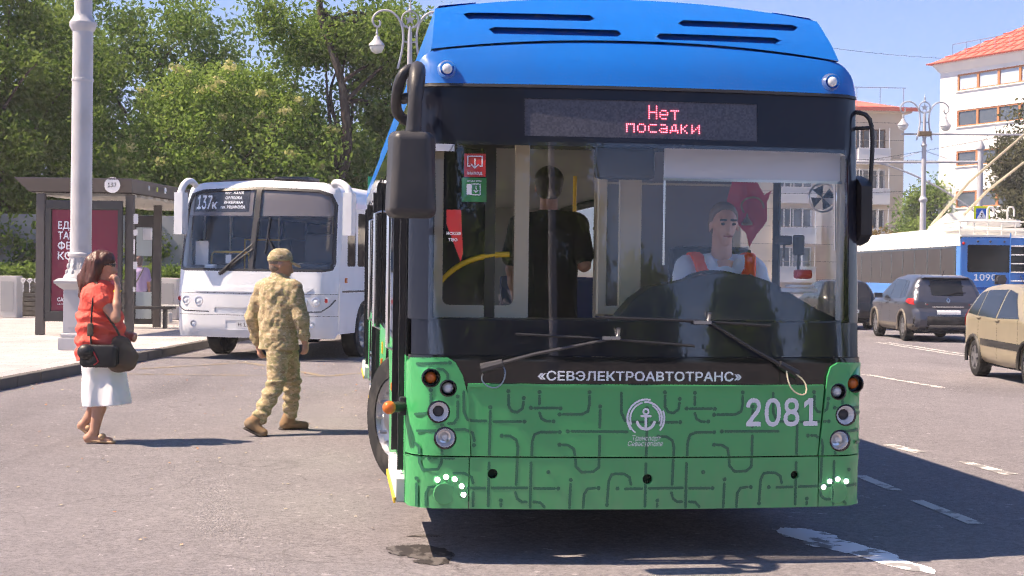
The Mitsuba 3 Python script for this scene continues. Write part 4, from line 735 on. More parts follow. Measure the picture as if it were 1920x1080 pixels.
    add(P + 'dashboard', cat(bx(-1.25, 1.28, .35, .85, 1.0, 1.48, .06), bx(.35, 1.15, .5, .9, 1.45, 1.6, .08)), 'grey_plastic')
    for v in (2.2, 3.1, 4.0, 4.9, 5.8):
        for u in (-.9, .9): add(P + 'passenger_seat', cat(bx(u - .42, u + .42, v, v + .12, 1.3, 2.05, .05), bx(u - .42, u + .42, v - .45, v + .05, 1.25, 1.38, .04)), 'seat_grey')
    add(P + 'driver_seat', cat(bx(.4, .95, 1.35, 1.5, 1.3, 2.1, .06)), 'seat_grey')
    add(P + 'handrail', cat(tube([(-1.1, .9, 1.2), (-1.08, .9, 1.72), (-1.04, .9, 1.77), (-.45, .9, 1.77), (-.40, .9, 1.72), (-.40, .9, 1.2)], .02)), 'yellow'); add(P + 'handrail', tube([(-.85, 1.8, 1.2), (-.85, 1.8, 2.0), (-.2, 1.8, 2.0)], .02), 'yellow')
    for u, v in ((-.3, 2.0), (.55, 2.4), (-1.0, 1.5)): add(P + 'stanchion', cyl((u, v, .95), (u, v, 2.85), .018, n=8), 'cream')
    add(P + 'door_notice', bx(-1.25, -1.02, .62, .63, 1.55, 1.95), 'white', False); add(P + 'dash_note', bx(-.66, -.56, .5, .505, 1.58, 1.72), 'white', False); add(P + 'dash_ornament', bx(-1.0, -.82, .4, .55, 1.48, 1.56, .03), 'white')
mat('sunband', (.13, .115, .12), .45); mat('route_black', (.014, .014, .018), .35)
at(-4.234, 24.25, 0, -12); coach(); at()

# ------------------------------------------------------------------ people: bodies and clothes as smooth surfaces round a skeleton
def snet(F, o, h):
    s = F < 0; nx, ny, nz = F.shape
    m = np.zeros((nx - 1, ny - 1, nz - 1), np.int8)
    for i, j, k in np.ndindex(2, 2, 2): m += s[i:nx - 1 + i, j:ny - 1 + j, k:nz - 1 + k]
    act = (m > 0) & (m < 8); I = np.argwhere(act); idx = np.full(act.shape, -1); idx[act] = np.arange(len(I))
    acc, cnt = np.zeros((len(I), 3)), np.zeros(len(I))
    for ax in range(3):
        for a, b in np.ndindex(2, 2):
            c0 = np.insert([a, b], ax, 0); c1 = np.insert([a, b], ax, 1)
            f0, f1 = F[tuple((I + c0).T)], F[tuple((I + c1).T)]; q = (f0 < 0) != (f1 < 0)
            t = f0[q] / (f0[q] - f1[q]); p = np.repeat(c0[None].astype(float), q.sum(), 0); p[:, ax] += t
            acc[q] += p; cnt[q] += 1
    V = o + h * (I + acc / cnt[:, None]); Q = []
    for ax in range(3):
        sl0, sl1 = [slice(1, -1)] * 3, [slice(1, -1)] * 3
        sl0[ax], sl1[ax] = slice(0, -1), slice(1, None)
        d = s[tuple(sl0)].astype(int) - s[tuple(sl1)]
        for sg in (1, -1):
            E = np.argwhere(d == sg)
            if not len(E): continue
            E = E + 1; E[:, ax] -= 1; u, v = [(1, 2), (2, 0), (0, 1)][ax]; g = []
            for a, b in ((0, 0), (1, 0), (1, 1), (0, 1)):
                c = E.copy(); c[:, u] -= a; c[:, v] -= b; g.append(idx[tuple(c.T)])
            g = np.stack(g, 1); Q.append(g if sg > 0 else g[:, ::-1])
    Q = np.vstack(Q); return tm(V, np.vstack([Q[:, [0, 1, 2]], Q[:, [0, 2, 3]]]))
def blobmesh(prims, h=.009, k=.03, cuts=(), disp=None):
    """prims: (a, b, ra, rb[, (axis, squash)]) tapered limbs, joined smoothly"""
    P = [(np.array(p[0], float), np.array(p[1], float), p[2], p[3], p[4] if len(p) > 4 else None) for p in prims]
    R = max(max(p[2], p[3]) for p in P) * 1.3 + k + .02
    lo = np.min([np.minimum(p[0], p[1]) for p in P], 0) - R; hi = np.max([np.maximum(p[0], p[1]) for p in P], 0) + R
    n = np.ceil((hi - lo) / h).astype(int) + 1; F = np.full(n, .5, np.float32); g = [lo[i] + h * np.arange(n[i]) for i in range(3)]
    for a, b, ra, rb, fl in P:
        r = max(ra, rb) * (1.35 if fl else 1) + k + .02; l, u = np.minimum(a, b) - r, np.maximum(a, b) + r
        s = tuple(slice(max(0, int((l[i] - lo[i]) / h)), int((u[i] - lo[i]) / h) + 2) for i in range(3))
        X = np.stack(np.meshgrid(*[g[i][s[i]] for i in range(3)], indexing='ij'), -1); d = b - a; L = d @ d
        t = np.clip(((X - a) @ d) / L, 0, 1) if L > 1e-12 else np.zeros(X.shape[:-1])
        q = X - a - t[..., None] * d
        if fl:
            ax = np.array(fl[0], float); ax /= np.linalg.norm(ax); c = q @ ax; q = q + (c * (1 / fl[1] - 1))[..., None] * ax
        D = np.linalg.norm(q, axis=-1) - (ra + (rb - ra) * t); O = F[s]; e = np.maximum(k - np.abs(O - D), 0) / k
        F[s] = np.minimum(O, D) - e * e * k / 4
    if cuts or disp:
        X = np.stack(np.meshgrid(*g, indexing='ij'), -1)
        if disp: 
            near = np.abs(F) < .06; F[near] += disp(X[near])
        for c, nn in cuts: F = np.maximum(F, (X - np.array(c)) @ np.array(nn, float))
    return snet(F, lo, h)
V3 = lambda *a: np.array(a, float)
def head(c, f, s=1.0, up=(0, 0, 1), ears=True):
    c, f, u = V3(*c), V3(*f) / np.linalg.norm(f), V3(*up); r = np.cross(f, u); fl = (r, .86)
    P = [(c - .02 * s * f + .035 * s * u, c + .018 * s * f + .03 * s * u, .088 * s, .085 * s, fl), (c + .045 * s * f - .03 * s * u, c + .048 * s * f - .085 * s * u, .062 * s, .036 * s, fl),
         (c + .096 * s * f + .012 * s * u, c + .112 * s * f - .03 * s * u, .011 * s, .018 * s), (c + .078 * s * f + .03 * s * u - .03 * r * s, c + .078 * s * f + .03 * s * u + .03 * r * s, .022 * s, .022 * s),
         (c + .075 * s * f - .062 * s * u - .014 * r * s, c + .075 * s * f - .062 * s * u + .014 * r * s, .017 * s, .017 * s)]
    if ears: P += [(c - .01 * f * s + q * .079 * s * r + .012 * u * s, c - .012 * f * s + q * .085 * s * r - .02 * u * s, .02 * s, .012 * s, (r, .5)) for q in (-1, 1)]
    return P
def hand(w, d, out, s=1.0, curl=.5, side=1):
    """palm and five fingers from the wrist w along d; out: the way the palm faces"""
    d = V3(*d) / np.linalg.norm(d); o = V3(*out); o = o - d * (o @ d); o /= np.linalg.norm(o); r = np.cross(d, o) * side
    P = [(w, w + .075 * s * d, .026 * s, .036 * s, (o, .5))]
    for i, (q, l) in enumerate(((-.027, .062), (-.009, .075), (.009, .071), (.026, .055))):
        a = w + .078 * s * d + q * s * r; b = a + l * .5 * s * (d * math.cos(curl * .6) + o * math.sin(curl * .6)); c = b + l * .5 * s * (d * math.cos(curl * 1.7) + o * math.sin(curl * 1.7))
        P += [(a, b, .0095 * s, .0088 * s), (b, c, .0088 * s, .0075 * s)]
    a = w + .025 * s * d - .03 * s * r; b = a + .035 * s * (d * .8 - r * .5 + o * .5); return P + [(a, b, .013 * s, .011 * s), (b, b + .028 * s * (d * .9 + o * .5), .011 * s, .009 * s)]
def arm(sh, el, wr, hd, out, r=(.05, .042, .028), side=1, curl=.5): 
    sh, el, wr = V3(*sh), V3(*el), V3(*wr); return [(sh, el, r[0], r[1]), (el, el + .4 * (wr - el), r[1], r[1] * .98), (el + .4 * (wr - el), wr, r[1] * .98, r[2])] + hand(wr, hd, out, 1, curl, side)
def leg(hp, kn, an, heel, toe, r=(.085, .056, .038)):
    hp, kn, an = V3(*hp), V3(*kn), V3(*an); m = kn + .35 * (an - kn); return [(hp, kn, r[0], r[1]), (kn, m, r[1] * .95, r[1] * 1.02), (m, an, r[1] * 1.02, r[2]), (an, heel, r[2], .034), (heel, toe, .036, .026)]
def folds(amp, fx=22, fz=5, seed=0, tilt=.4): return lambda X: amp * (meshkit.fbm(np.c_[X[:, 0] * fx + tilt * fx * X[:, 2], X[:, 1] * fx, X[:, 2] * fz + seed], 3) - .5)
mat('skin', proc(lambda p, n, uv: mix((.44, .235, .16), (.50, .27, .19), fbm(p.x * 14, p.y * 14, p.z * 14, 2))), .5, sheen=.2)
mat('skin_pale', (.60, .36, .27), .5)
mat('hair_auburn', proc(lambda p, n, uv: mix((.045, .016, .012), (.11, .035, .022), noise(p.x * 90, p.y * 90, p.z * 9))), .45); mat('hair_dark', (.03, .022, .018), .55)
def coral(p, n, uv):
    return mix((.72, .075, .055), (.80, .13, .09), fbm(p.x * 30, p.y * 30, p.z * 18, 3))
mat('coral', proc(coral), .8, sheen=.5, bump=(proc(lambda p, n, uv: noise(p.x * 70, p.y * 70, p.z * 55)), .006)); mat('white_cloth', (.82, .82, .86), .85, sheen=.3)
def camo(p, n, uv):
    a, b, c = fbm(p.x * 17, p.y * 17, p.z * 24, 3), fbm(p.x * 20 + 7, p.y * 20, p.z * 30 + 3, 3), fbm(p.x * 40, p.y * 40, p.z * 55 + 9, 2)
    k = mix((.42, .33, .20), (.355, .285, .16), smoothstep(.44, .60, a)); k = mix(k, (.28, .25, .13), smoothstep(.56, .63, b)); k = mix(k, (.49, .41, .28), smoothstep(.60, .66, c)); return mix(k, (.28, .20, .12), smoothstep(.665, .70, 1 - b))
mat('camo', proc(camo), .85, sheen=.3); mat('boot', grime((.27, .17, .09), .3, 14), .8); mat('sandal', (.46, .30, .18), .6); mat('olive_strap', (.06, .05, .045), .7)
mat('bag_brown', grime((.10, .066, .045), .2, 12), .65); mat('bag_black', (.015, .014, .016), .45); mat('shirt_blue', (.62, .70, .82), .8); mat('vest_orange', (.92, .10, .03), .5); mat('shirt_black', (.010, .010, .012), .9); mat('purple_cloth', (.42, .33, .60), .85); mat('pennant_red', (.50, .05, .08), .7)

def woman():
    at(-3.46, 12.72, .0, 0, .985); W = thing('person', 'woman in a coral blouse and white skirt walking with her hand at her mouth', 'person'); P = W + '__'
    hc = V3(-.022, .0, 1.515)
    sk = head(hc, (1, -.10, -.02)) + [((-.045, 0, 1.30), (-.03, 0, 1.45), .056, .05), ((-.05, -.11, 1.255), (-.05, .11, 1.255), .062, .062), ((-.04, 0, 1.22), (-.03, 0, 1.0), .12, .105, ((1, 0, 0), .8)), ((-.03, 0, 1.0), (-.04, 0, .86), .11, .14)]
    sk += arm((-.03, -.165, 1.275), (.145, -.215, 1.085), (.135, -.12, 1.345), (-.25, .25, 1), (-1, .4, .1), (.047, .038, .025), 1, 1.1) + arm((-.04, .165, 1.275), (.0, .23, 1.02), (.13, .17, .93), (1, -.3, -.3), (0, -1, 0), (.047, .038, .025), -1, .9)
    sk += leg((-.03, -.085, .85), (.0, -.09, .42), (-.065, -.09, .095), (-.115, -.09, .045), (.075, -.095, .03)) + leg((-.03, .085, .85), (-.06, .09, .44), (-.165, .09, .20), (-.22, .09, .135), (-.115, .09, .035))
    add(P + 'body', blobmesh(sk, .0075, .022), 'skin', True)
    bl = [((-.07, -.12, 1.285), (-.07, .12, 1.285), .085, .085), ((-.05, 0, 1.25), (-.04, 0, 1.02), .165, .185, ((0, 1, 0), 1.12)), ((-.04, 0, 1.02), (-.02, 0, .66), .185, .225, ((0, 1, 0), 1.08)), ((-.03, -.16, 1.285), (.01, -.185, 1.225), .075, .076), ((-.04, .165, 1.285), (.0, .21, 1.16), .075, .078), ((-.15, 0, 1.1), (-.12, 0, .72), .09, .12)]
    add(P + 'blouse', blobmesh(bl, .009, .04, [((-.1, 0, .735), (.25, 0, -1))], lambda X: .030 * (meshkit.fbm(np.c_[X[:, 0] * 20, X[:, 1] * 20, X[:, 2] * 8], 3) - .5) + .010 * np.sin(X[:, 2] * 60 + 4 * meshkit.noise(X * 9)) * (X[:, 2] < 1.15)), 'coral', True)
    an = lambda X: np.arctan2(X[:, 1], X[:, 0])
    add(P + 'skirt', blobmesh([((-.03, 0, .84), (-.02, 0, .70), .15, .175, ((0, 1, 0), 1.05)), ((-.02, 0, .70), (.015, 0, .28), .175, .205, ((0, 1, 0), .95)), ((.05, -.05, .6), (.10, -.06, .30), .1, .12), ((-.09, .03, .6), (-.10, .05, .3), .1, .11)], .009, .05, [((0, 0, .325), (.06, 0, -1))], lambda X: .022 * np.sin(an(X) * 5 + 5 * meshkit.noise(X * [4, 4, 3]) + 2 * X[:, 2]) * np.clip((.8 - X[:, 2]) * 2, 0, 1) + .03 * (meshkit.fbm(X * [16, 16, 4], 2) - .5)), 'white_cloth', True)
    hr = [(hc + V3(-.03, 0, .05), hc + V3(.005, 0, .055), .102, .094, ((0, 1, 0), .92)), (hc + V3(-.07, 0, .02), hc + V3(-.125, .0, -.11), .098, .092), (hc + V3(-.125, 0, -.11), hc + V3(-.175, 0, -.245), .085, .04), (hc + V3(-.03, -.075, .03), hc + V3(-.075, -.085, -.13), .04, .045), (hc + V3(-.03, .075, .03), hc + V3(-.075, .085, -.13), .04, .045), (hc + V3(.04, -.02, .085), hc + V3(.07, -.035, .06), .045, .03)]
    add(P + 'hair', blobmesh(hr, .0075, .03, (), lambda X: .026 * (meshkit.fbm(X * [48, 48, 7], 2) - .5)), 'hair_auburn', True)
    add(P + 'glasses', cat(tube([hc + V3(.02, -.082, .025), hc + V3(.085, -.066, .022), hc + V3(.105, -.03, .02), hc + V3(.107, 0, .022), hc + V3(.105, .03, .02)], .0045, 5), hull([hc + V3(.088, -.062, .035), hc + V3(.088, -.062, .005), hc + V3(.108, -.02, .035), hc + V3(.108, -.02, .005), hc + V3(.092, -.066, .02)])), 'black_plastic')
    for q, a in (((-.115, -.09, .03), (.085, -.095, .014)), ((-.225, .09, .115), (-.105, .09, .02))):
        add(P + 'sandal', cat(blobmesh([(V3(*q), V3(*a), .036, .040, ((0, 0, 1), .42))], .008, .01), blobmesh([(V3(*q) + V3(.12, -.03, .03), V3(*q) + V3(.12, .03, .03), .026, .026)] if q[2] < .1 else [(V3(*q) + V3(.07, -.03, .0), V3(*q) + V3(.07, .03, .0), .028, .028)], .008, .01)), 'sandal', True)
    add(P + 'bracelet', tube([(.137 + .031 * math.cos(t), -.135 + .02 * math.sin(t), 1.315 + .012 * math.sin(t)) for t in np.linspace(0, 6.28, 14, endpoint=False)], .005, 5, True), 'yellow')
    b = thing('camera_bag', 'black camera bag hanging at the hip of the woman in coral', 'camera bag'); y = -.285
    add(b + '__body', hull([(x * sx + .03, y + q * sy, .765 + c * sz) for x in (-.155, .155) for q in (-.06, .06) for c in (-.095, .095) for sx, sy, sz in ((1, .7, .7), (.75, 1, .75), (.8, .7, 1))]), 'bag_black', 30); add(b + '__trim', tube([(-.06, y - .062, .84), (.0, y - .068, .80), (.04, y - .066, .72), (.0, y - .062, .69)], .006, 5), 'red'); add(b + '__lens_pouch', ball((-.07, y - .05, .80), .075, (1, .7, .9)), 'bag_black', True)
    add(b + '__strap', tube(curve([(-.06, -.22, .84), (-.055, -.245, 1.0), (-.05, -.24, 1.15), (-.045, -.215, 1.29), (-.055, -.13, 1.372), (-.08, -.03, 1.35), (-.12, .06, 1.30)], 24), .019, 8, flat=.3), 'olive_strap', True); add(b + '__strap_pad', bx(-.083, -.03, -.272, -.25, .93, 1.04, .01), 'bag_brown', 25)
    g = thing('shoulder_bag', 'brown fabric shoulder bag in front of the woman in coral', 'bag')
    add(g + '__body', blobmesh([((.17, -.16, .86), (.16, -.17, .72), .075, .095, ((0, 1, 0), .6)), ((.16, -.17, .72), (.24, -.16, .70), .095, .07, ((0, 1, 0), .7)), ((.22, -.15, .86), (.28, -.15, .76), .04, .05, ((0, 1, 0), .7))], .009, .04, (), folds(.02, 14, 10)), 'bag_brown', True); add(g + '__strap', tube(curve([(.17, -.16, .92), (.10, -.20, 1.06), (.02, -.2, 1.2), (-.03, -.15, 1.36), (-.10, -.05, 1.36)], 16), .010, 6), 'olive_strap', True)
    at()
def soldier():
    at(-2.13, 13.62, 0, 0, .985); W = thing('person', 'man in camouflage uniform and cap walking away towards the white coach', 'person'); P = W + '__'
    hc = V3(.012, .01, 1.545); f = V3(.93, .30, -.14)
    sk = head(hc, f) + [((-.015, .0, 1.40), (.0, .01, 1.50), .062, .058), ((-.13, .10, 1.35), (.13, -.10, 1.34), .06, .06), ((0, 0, 1.3), (0, 0, 1.0), .13, .12), ((0, 0, 1.0), (.0, 0, .85), .12, .13)]
    sk += arm((.155, -.115, 1.345), (.235, -.13, 1.07), (.258, -.085, .865), (.12, .12, -1), (-.7, .5, 0), (.052, .044, .03), -1, .7) + arm((-.155, .115, 1.35), (-.255, .15, 1.06), (-.215, .20, .80), (.2, .1, -1), (.6, .5, 0), (.052, .044, .03), 1, .7)
    LA = dict(hp=(.015, -.07, .85), kn=(.01, -.13, .47), an=(-.135, -.27, .13)); LB = dict(hp=(.06, .08, .85), kn=(.105, .20, .46), an=(.075, .30, .10))
    sk += leg(LA['hp'], LA['kn'], LA['an'], (-.20, -.29, .10), (-.08, -.31, .03)) + leg(LB['hp'], LB['kn'], LB['an'], (.02, .29, .04), (.19, .35, .03))
    add(P + 'body', blobmesh(sk, .0085, .022), 'skin', True)
    jk = [((-.135, .10, 1.345), (.135, -.10, 1.335), .082, .082), ((0, 0, 1.30), (.0, 0, 1.02), .165, .158, ((.77, -.64, 0), 1.2)), ((0, 0, 1.02), (.01, 0, .72), .158, .182, ((.77, -.64, 0), 1.12)), ((-.015, 0, 1.38), (-.01, .005, 1.445), .085, .070),
          ((.155, -.115, 1.34), (.235, -.13, 1.07), .082, .07), ((.235, -.13, 1.07), (.255, -.09, .90), .07, .056), ((-.155, .115, 1.345), (-.255, .15, 1.06), .082, .07), ((-.255, .15, 1.06), (-.225, .19, .85), .07, .056)]
    add(P + 'jacket', blobmesh(jk, .009, .028, [((0, 0, .775), (0, 0, -1))], lambda X: .042 * (meshkit.fbm(np.c_[X[:, 0] * 13 + X[:, 2] * 6, X[:, 1] * 13, X[:, 2] * 11 - X[:, 0] * 5], 3) - .5) + .014 * (meshkit.fbm(X * [30, 30, 16], 2) - .5)), 'camo', True)
    tr = [(V3(*LA['hp']), V3(*LA['kn']), .112, .082), (V3(*LA['kn']), V3(-.12, -.255, .17), .082, .07), (V3(*LB['hp']), V3(*LB['kn']), .112, .082), (V3(*LB['kn']), V3(.08, .295, .16), .082, .07), ((0.0, 0, .85), (.02, 0, .78), .14, .13)]
    add(P + 'trousers', blobmesh(tr, .009, .03, (), lambda X: .026 * (meshkit.fbm(X * [13, 13, 22], 3) - .5) + .008 * np.sin(X[:, 2] * 70 + 5 * meshkit.noise(X * 8)) * (X[:, 2] < .5)), 'camo', True)
    for an, heel, toe, hi in ((V3(-.13, -.265, .155), V3(-.215, -.295, .105), V3(-.075, -.31, .035), 1), (V3(.078, .298, .15), V3(.015, .285, .045), V3(.205, .355, .038), 0)):
        k = add(P + 'boot', blobmesh([(an, (an + heel) / 2 + V3(.01, 0, 0), .058, .054), ((an + heel) / 2 + V3(.01, 0, 0), heel + V3(.02, 0, .01), .052, .048), (heel + V3(.02, 0, .01), toe, .050, .044, ((0, 0, 1), .85))], .008, .03, (), folds(.008, 30, 30)), 'boot', True)
        add(k + '__sole', hull([q + V3(*(r * np.array(w))) for q, r in ((heel, .05), (toe, .046)) for w in ((1, 0, -.75), (-1, 0, -.75), (0, 1, -.75), (0, -1, -.75), (.7, .7, -.75), (-.7, -.7, -.75), (.6, .6, -.35), (-.6, -.6, -.35))]), 'olive_strap')
    r = np.cross(f / np.linalg.norm(f), V3(0, 0, 1)); fn = f / np.linalg.norm(f)
    cp = add(P + 'cap', blobmesh([(hc + V3(0, 0, .058) - .022 * fn, hc + V3(0, 0, .052) + .02 * fn, .098, .096, (r, .9)), (hc + V3(0, 0, .085) - .005 * fn, hc + V3(0, 0, .095) + .03 * fn, .078, .076, (r, .9))], .008, .03, [(hc + V3(0, 0, .048) , tuple(V3(.05, 0, -1)))]), 'camo', True)
    add(cp + '__peak', hull([hc + fn * a + r * b + V3(0, 0, c) for a, b, c in ((.08, -.075, .066), (.08, .075, .066), (.165, -.055, .040), (.165, .055, .040), (.195, 0, .034), (.08, -.075, .048), (.08, .075, .048), (.165, -.055, .022), (.165, .055, .022), (.195, 0, .016), (.09, 0, .080))]), 'camo', 40)
    add(P + 'hair', blobmesh([(hc - .03 * fn + V3(0, 0, .02), hc - .035 * fn + V3(0, 0, -.005), .086, .07, (r, .9))], .008, .02), 'hair_grey', True)
    at()
mat('hair_grey', (.20, .15, .12), .7)
def driver(bus_at):
    bus_at(); W = thing('person', 'driver in a light blue shirt with orange straps at the trolleybus wheel', 'person'); P = W + '__'; hc = V3(.712, .98, 1.80); f = V3(-.06, -1, -.05)
    sk = head(hc, f, 1.03) + [((.715, 1.05, 1.58), (.712, 1.03, 1.76), .068, .06), ((.56, 1.08, 1.53), (.87, 1.08, 1.53), .07, .07), ((.715, 1.1, 1.45), (.715, 1.12, 1.1), .15, .17)]
    sk += arm((.50, 1.06, 1.50), (.42, .92, 1.22), (.47, .74, 1.40), (.1, -.6, .6), (.8, .2, 0), (.055, .045, .03), 1, 1.3) + arm((.93, 1.06, 1.50), (.98, .92, 1.22), (.83, .74, 1.40), (-.1, -.6, .6), (-.8, .2, 0), (.055, .045, .03), -1, 1.3) + [((.62, 1.1, 1.02), (.55, .75, 1.0), .1, .08), ((.80, 1.1, 1.02), (.88, .75, 1.0), .1, .08)]
    add(P + 'body', blobmesh(sk, .009, .024), 'skin_pale', True)
    sh = [((.52, 1.08, 1.53), (.91, 1.08, 1.53), .095, .095), ((.715, 1.1, 1.45), (.715, 1.12, 1.05), .185, .2, ((1, 0, 0), 1.18)), ((.50, 1.06, 1.50), (.435, .95, 1.27), .088, .08), ((.93, 1.06, 1.50), (.97, .95, 1.27), .088, .08)]
    add(P + 'shirt', blobmesh(sh, .010, .035, (), folds(.024, 12, 7)), 'shirt_blue', True)
    for s in (-1, 1):
        k = add(P + 'collar', hull([(.715 + s * a, b, c) for a, b, c in ((.02, .955, 1.52), (.09, .97, 1.62), (.13, .93, 1.50), (.13, .985, 1.63), (.10, .95, 1.60), (.03, .965, 1.53))]), 'shirt_blue', 30)
        add(P + 'safety_strap', tube(curve([(.715 + s * .17, 1.12, 1.615), (.715 + s * .17, 1.03, 1.625), (.715 + s * .15, .945, 1.54), (.715 + s * .135, .905, 1.42), (.715 + s * .12, .90, 1.25)], 16), .045, 8, flat=.28), 'vest_orange', True)
    add(P + 'neck_opening', hull([(.715, .925, 1.43), (.66, .955, 1.585), (.77, .955, 1.585), (.715, .98, 1.6), (.715, .95, 1.43)]), 'skin_pale')
    add(P + 'hair', blobmesh([(hc + V3(0, .02, .06), hc + V3(0, .05, .02), .10, .098, ((1, 0, 0), .9))], .009, .03, [(hc + V3(0, -.01, .035), (0, -.75, -.6))]), 'hair_grey', True)
    for s in (-1, 1): add(P + 'eye', ball(hc + V3(s * .033, -.104, .014), .012, (1.3, .6, .75), 1), 'hair_dark', True); add(P + 'eyebrow', tube([hc + V3(s * .013, -.114, .038), hc + V3(s * .052, -.098, .038)], .007, 5), 'hair_dark')
    add(P + 'mouth', tube([hc + V3(-.028, -.098, -.062), hc + V3(0, -.106, -.064), hc + V3(.026, -.099, -.062)], .006, 5), 'red_lip')
    # the pennant hanging beside the driver, and the passenger in black
    n = thing('pennant', 'red fabric pennant hanging behind the driver', 'pennant')
    add(n + '__cloth', skin(Polygon([(.86, 2.25), (.97, 2.25), (1.0, 2.12), (1.05, 2.02), (1.10, 2.05), (1.065, 1.97), (1.06, 1.85), (1.0, 1.76), (.965, 1.68), (.94, 1.77), (.84, 1.86), (.80, 1.98), (.84, 2.1)]), lambda a, b, w: S3(a, 1.28 + .03 * np.sin(a * 22) + .02 * np.sin(b * 13) - w, b), .006, du=.04, dz=.04), 'pennant_red', 35)
    o = add('hook_lamp', cat(tube(curve([(.90, 1.2, 1.90), (.89, 1.2, 1.97), (.95, 1.2, 2.0), (1.03, 1.2, 1.93)], 12), .006, 5), lathe([(.0, 1.90), (.01, 1.87), (.04, 1.83), (.035, 1.82), (0, 1.82)], 12, (.92, 1.2, -.0))), 'bronze'); lab(o, 'small brass ornament on a wire in front of the red pennant', 'ornament')
    W = thing('person', 'passenger in black standing inside the trolleybus with his back turned', 'person'); P = W + '__'; hc = V3(-.30, 1.72, 2.06); f = V3(.3, .95, 0)
    sk = head(hc, f) + [((-.30, 1.7, 1.87), (-.30, 1.71, 2.0), .062, .058), ((-.47, 1.72, 1.82), (-.13, 1.68, 1.82), .065, .065), ((-.3, 1.7, 1.75), (-.3, 1.7, 1.4), .14, .13), ((-.3, 1.7, 1.4), (-.3, 1.7, 1.25), .13, .14)] + arm((-.12, 1.68, 1.80), (-.07, 1.62, 1.55), (-.02, 1.85, 1.62), (.3, .9, .2), (-.5, 0, 0), side=-1) + arm((-.48, 1.72, 1.80), (-.54, 1.7, 1.52), (-.5, 1.72, 1.28), (0, .1, -1), (.8, 0, 0))
    sk += leg((-.38, 1.7, 1.25), (-.38, 1.68, .85), (-.38, 1.72, .46), (-.38, 1.68, .41), (-.38, 1.9, .40)) + leg((-.22, 1.7, 1.25), (-.22, 1.68, .85), (-.22, 1.72, .46), (-.22, 1.68, .41), (-.22, 1.9, .40))
    add(P + 'body', blobmesh(sk, .010, .024), 'skin', True)
    add(P + 'shirt', blobmesh([((-.47, 1.72, 1.815), (-.13, 1.68, 1.815), .088, .088), ((-.3, 1.7, 1.74), (-.3, 1.7, 1.2), .18, .18, ((1, 0, 0), 1.1)), ((-.12, 1.68, 1.80), (-.085, 1.64, 1.62), .088, .08), ((-.48, 1.72, 1.80), (-.53, 1.7, 1.6), .088, .08)], .012, .03, (), folds(.02, 11, 8)), 'shirt_black', True)
    add(P + 'trousers', blobmesh([((-.38, 1.7, 1.25), (-.38, 1.70, .46), .115, .08), ((-.22, 1.7, 1.25), (-.22, 1.70, .46), .115, .08)], .012, .03), 'shirt_black', True); add(P + 'hair', blobmesh([(hc + V3(0, -.02, .05), hc + V3(0, -.03, .0), .1, .085)], .01, .02), 'hair_dark', True)
    at()
mat('red_lip', (.35, .12, .10), .5)
def shopper():
    at(-9.0, 36.1, .13, 0, .96); W = thing('person', 'person in a purple shirt standing behind the glass of the bus shelter', 'person'); P = W + '__'; hc = V3(-.02, 0, 1.55); f = V3(.4, .9, 0)
    sk = head(hc, f) + [((0, 0, 1.36), (-.01, 0, 1.5), .06, .056), ((-.14, 0, 1.33), (.14, 0, 1.33), .06, .06), ((0, 0, 1.28), (0, 0, .9), .13, .14)] + arm((.17, 0, 1.32), (.22, 0, 1.05), (.23, .05, .82), (0, .2, -1), (-1, 0, 0), side=-1) + arm((-.17, 0, 1.32), (-.22, 0, 1.05), (-.2, .05, .82), (0, .2, -1), (1, 0, 0)) + leg((.08, 0, .85), (.09, 0, .46), (.09, 0, .1), (.09, -.03, .04), (.1, .15, .03)) + leg((-.08, 0, .85), (-.09, 0, .46), (-.09, 0, .1), (-.09, -.03, .04), (-.1, .15, .03))
    add(P + 'body', blobmesh(sk, .012, .024), 'skin', True); add(P + 'shirt', blobmesh([((-.14, 0, 1.325), (.14, 0, 1.325), .085, .085), ((0, 0, 1.26), (0, 0, .84), .17, .17, ((1, 0, 0), 1.1)), ((.17, 0, 1.32), (.215, 0, 1.12), .085, .08), ((-.17, 0, 1.32), (-.215, 0, 1.12), .085, .08)], .012, .03, [((0, 0, .8), (0, 0, -1))], folds(.02, 12, 8)), 'purple_cloth', True)
    add(P + 'trousers', blobmesh([((.08, 0, .85), (.09, 0, .1), .11, .075), ((-.08, 0, .85), (-.09, 0, .1), .11, .075)], .012, .03), 'seat_grey', True); add(P + 'hair', blobmesh([(hc + V3(0, -.02, .05), hc + V3(0, -.04, -.02), .1, .09)], .012, .02), 'hair_auburn', True); add(P + 'bag_strap', tube(curve([(.13, -.12, 1.42), (.05, -.2, 1.2), (-.1, -.2, .95)], 10), .014, 6), 'olive_strap')
    at()
woman(); soldier(); shopper()

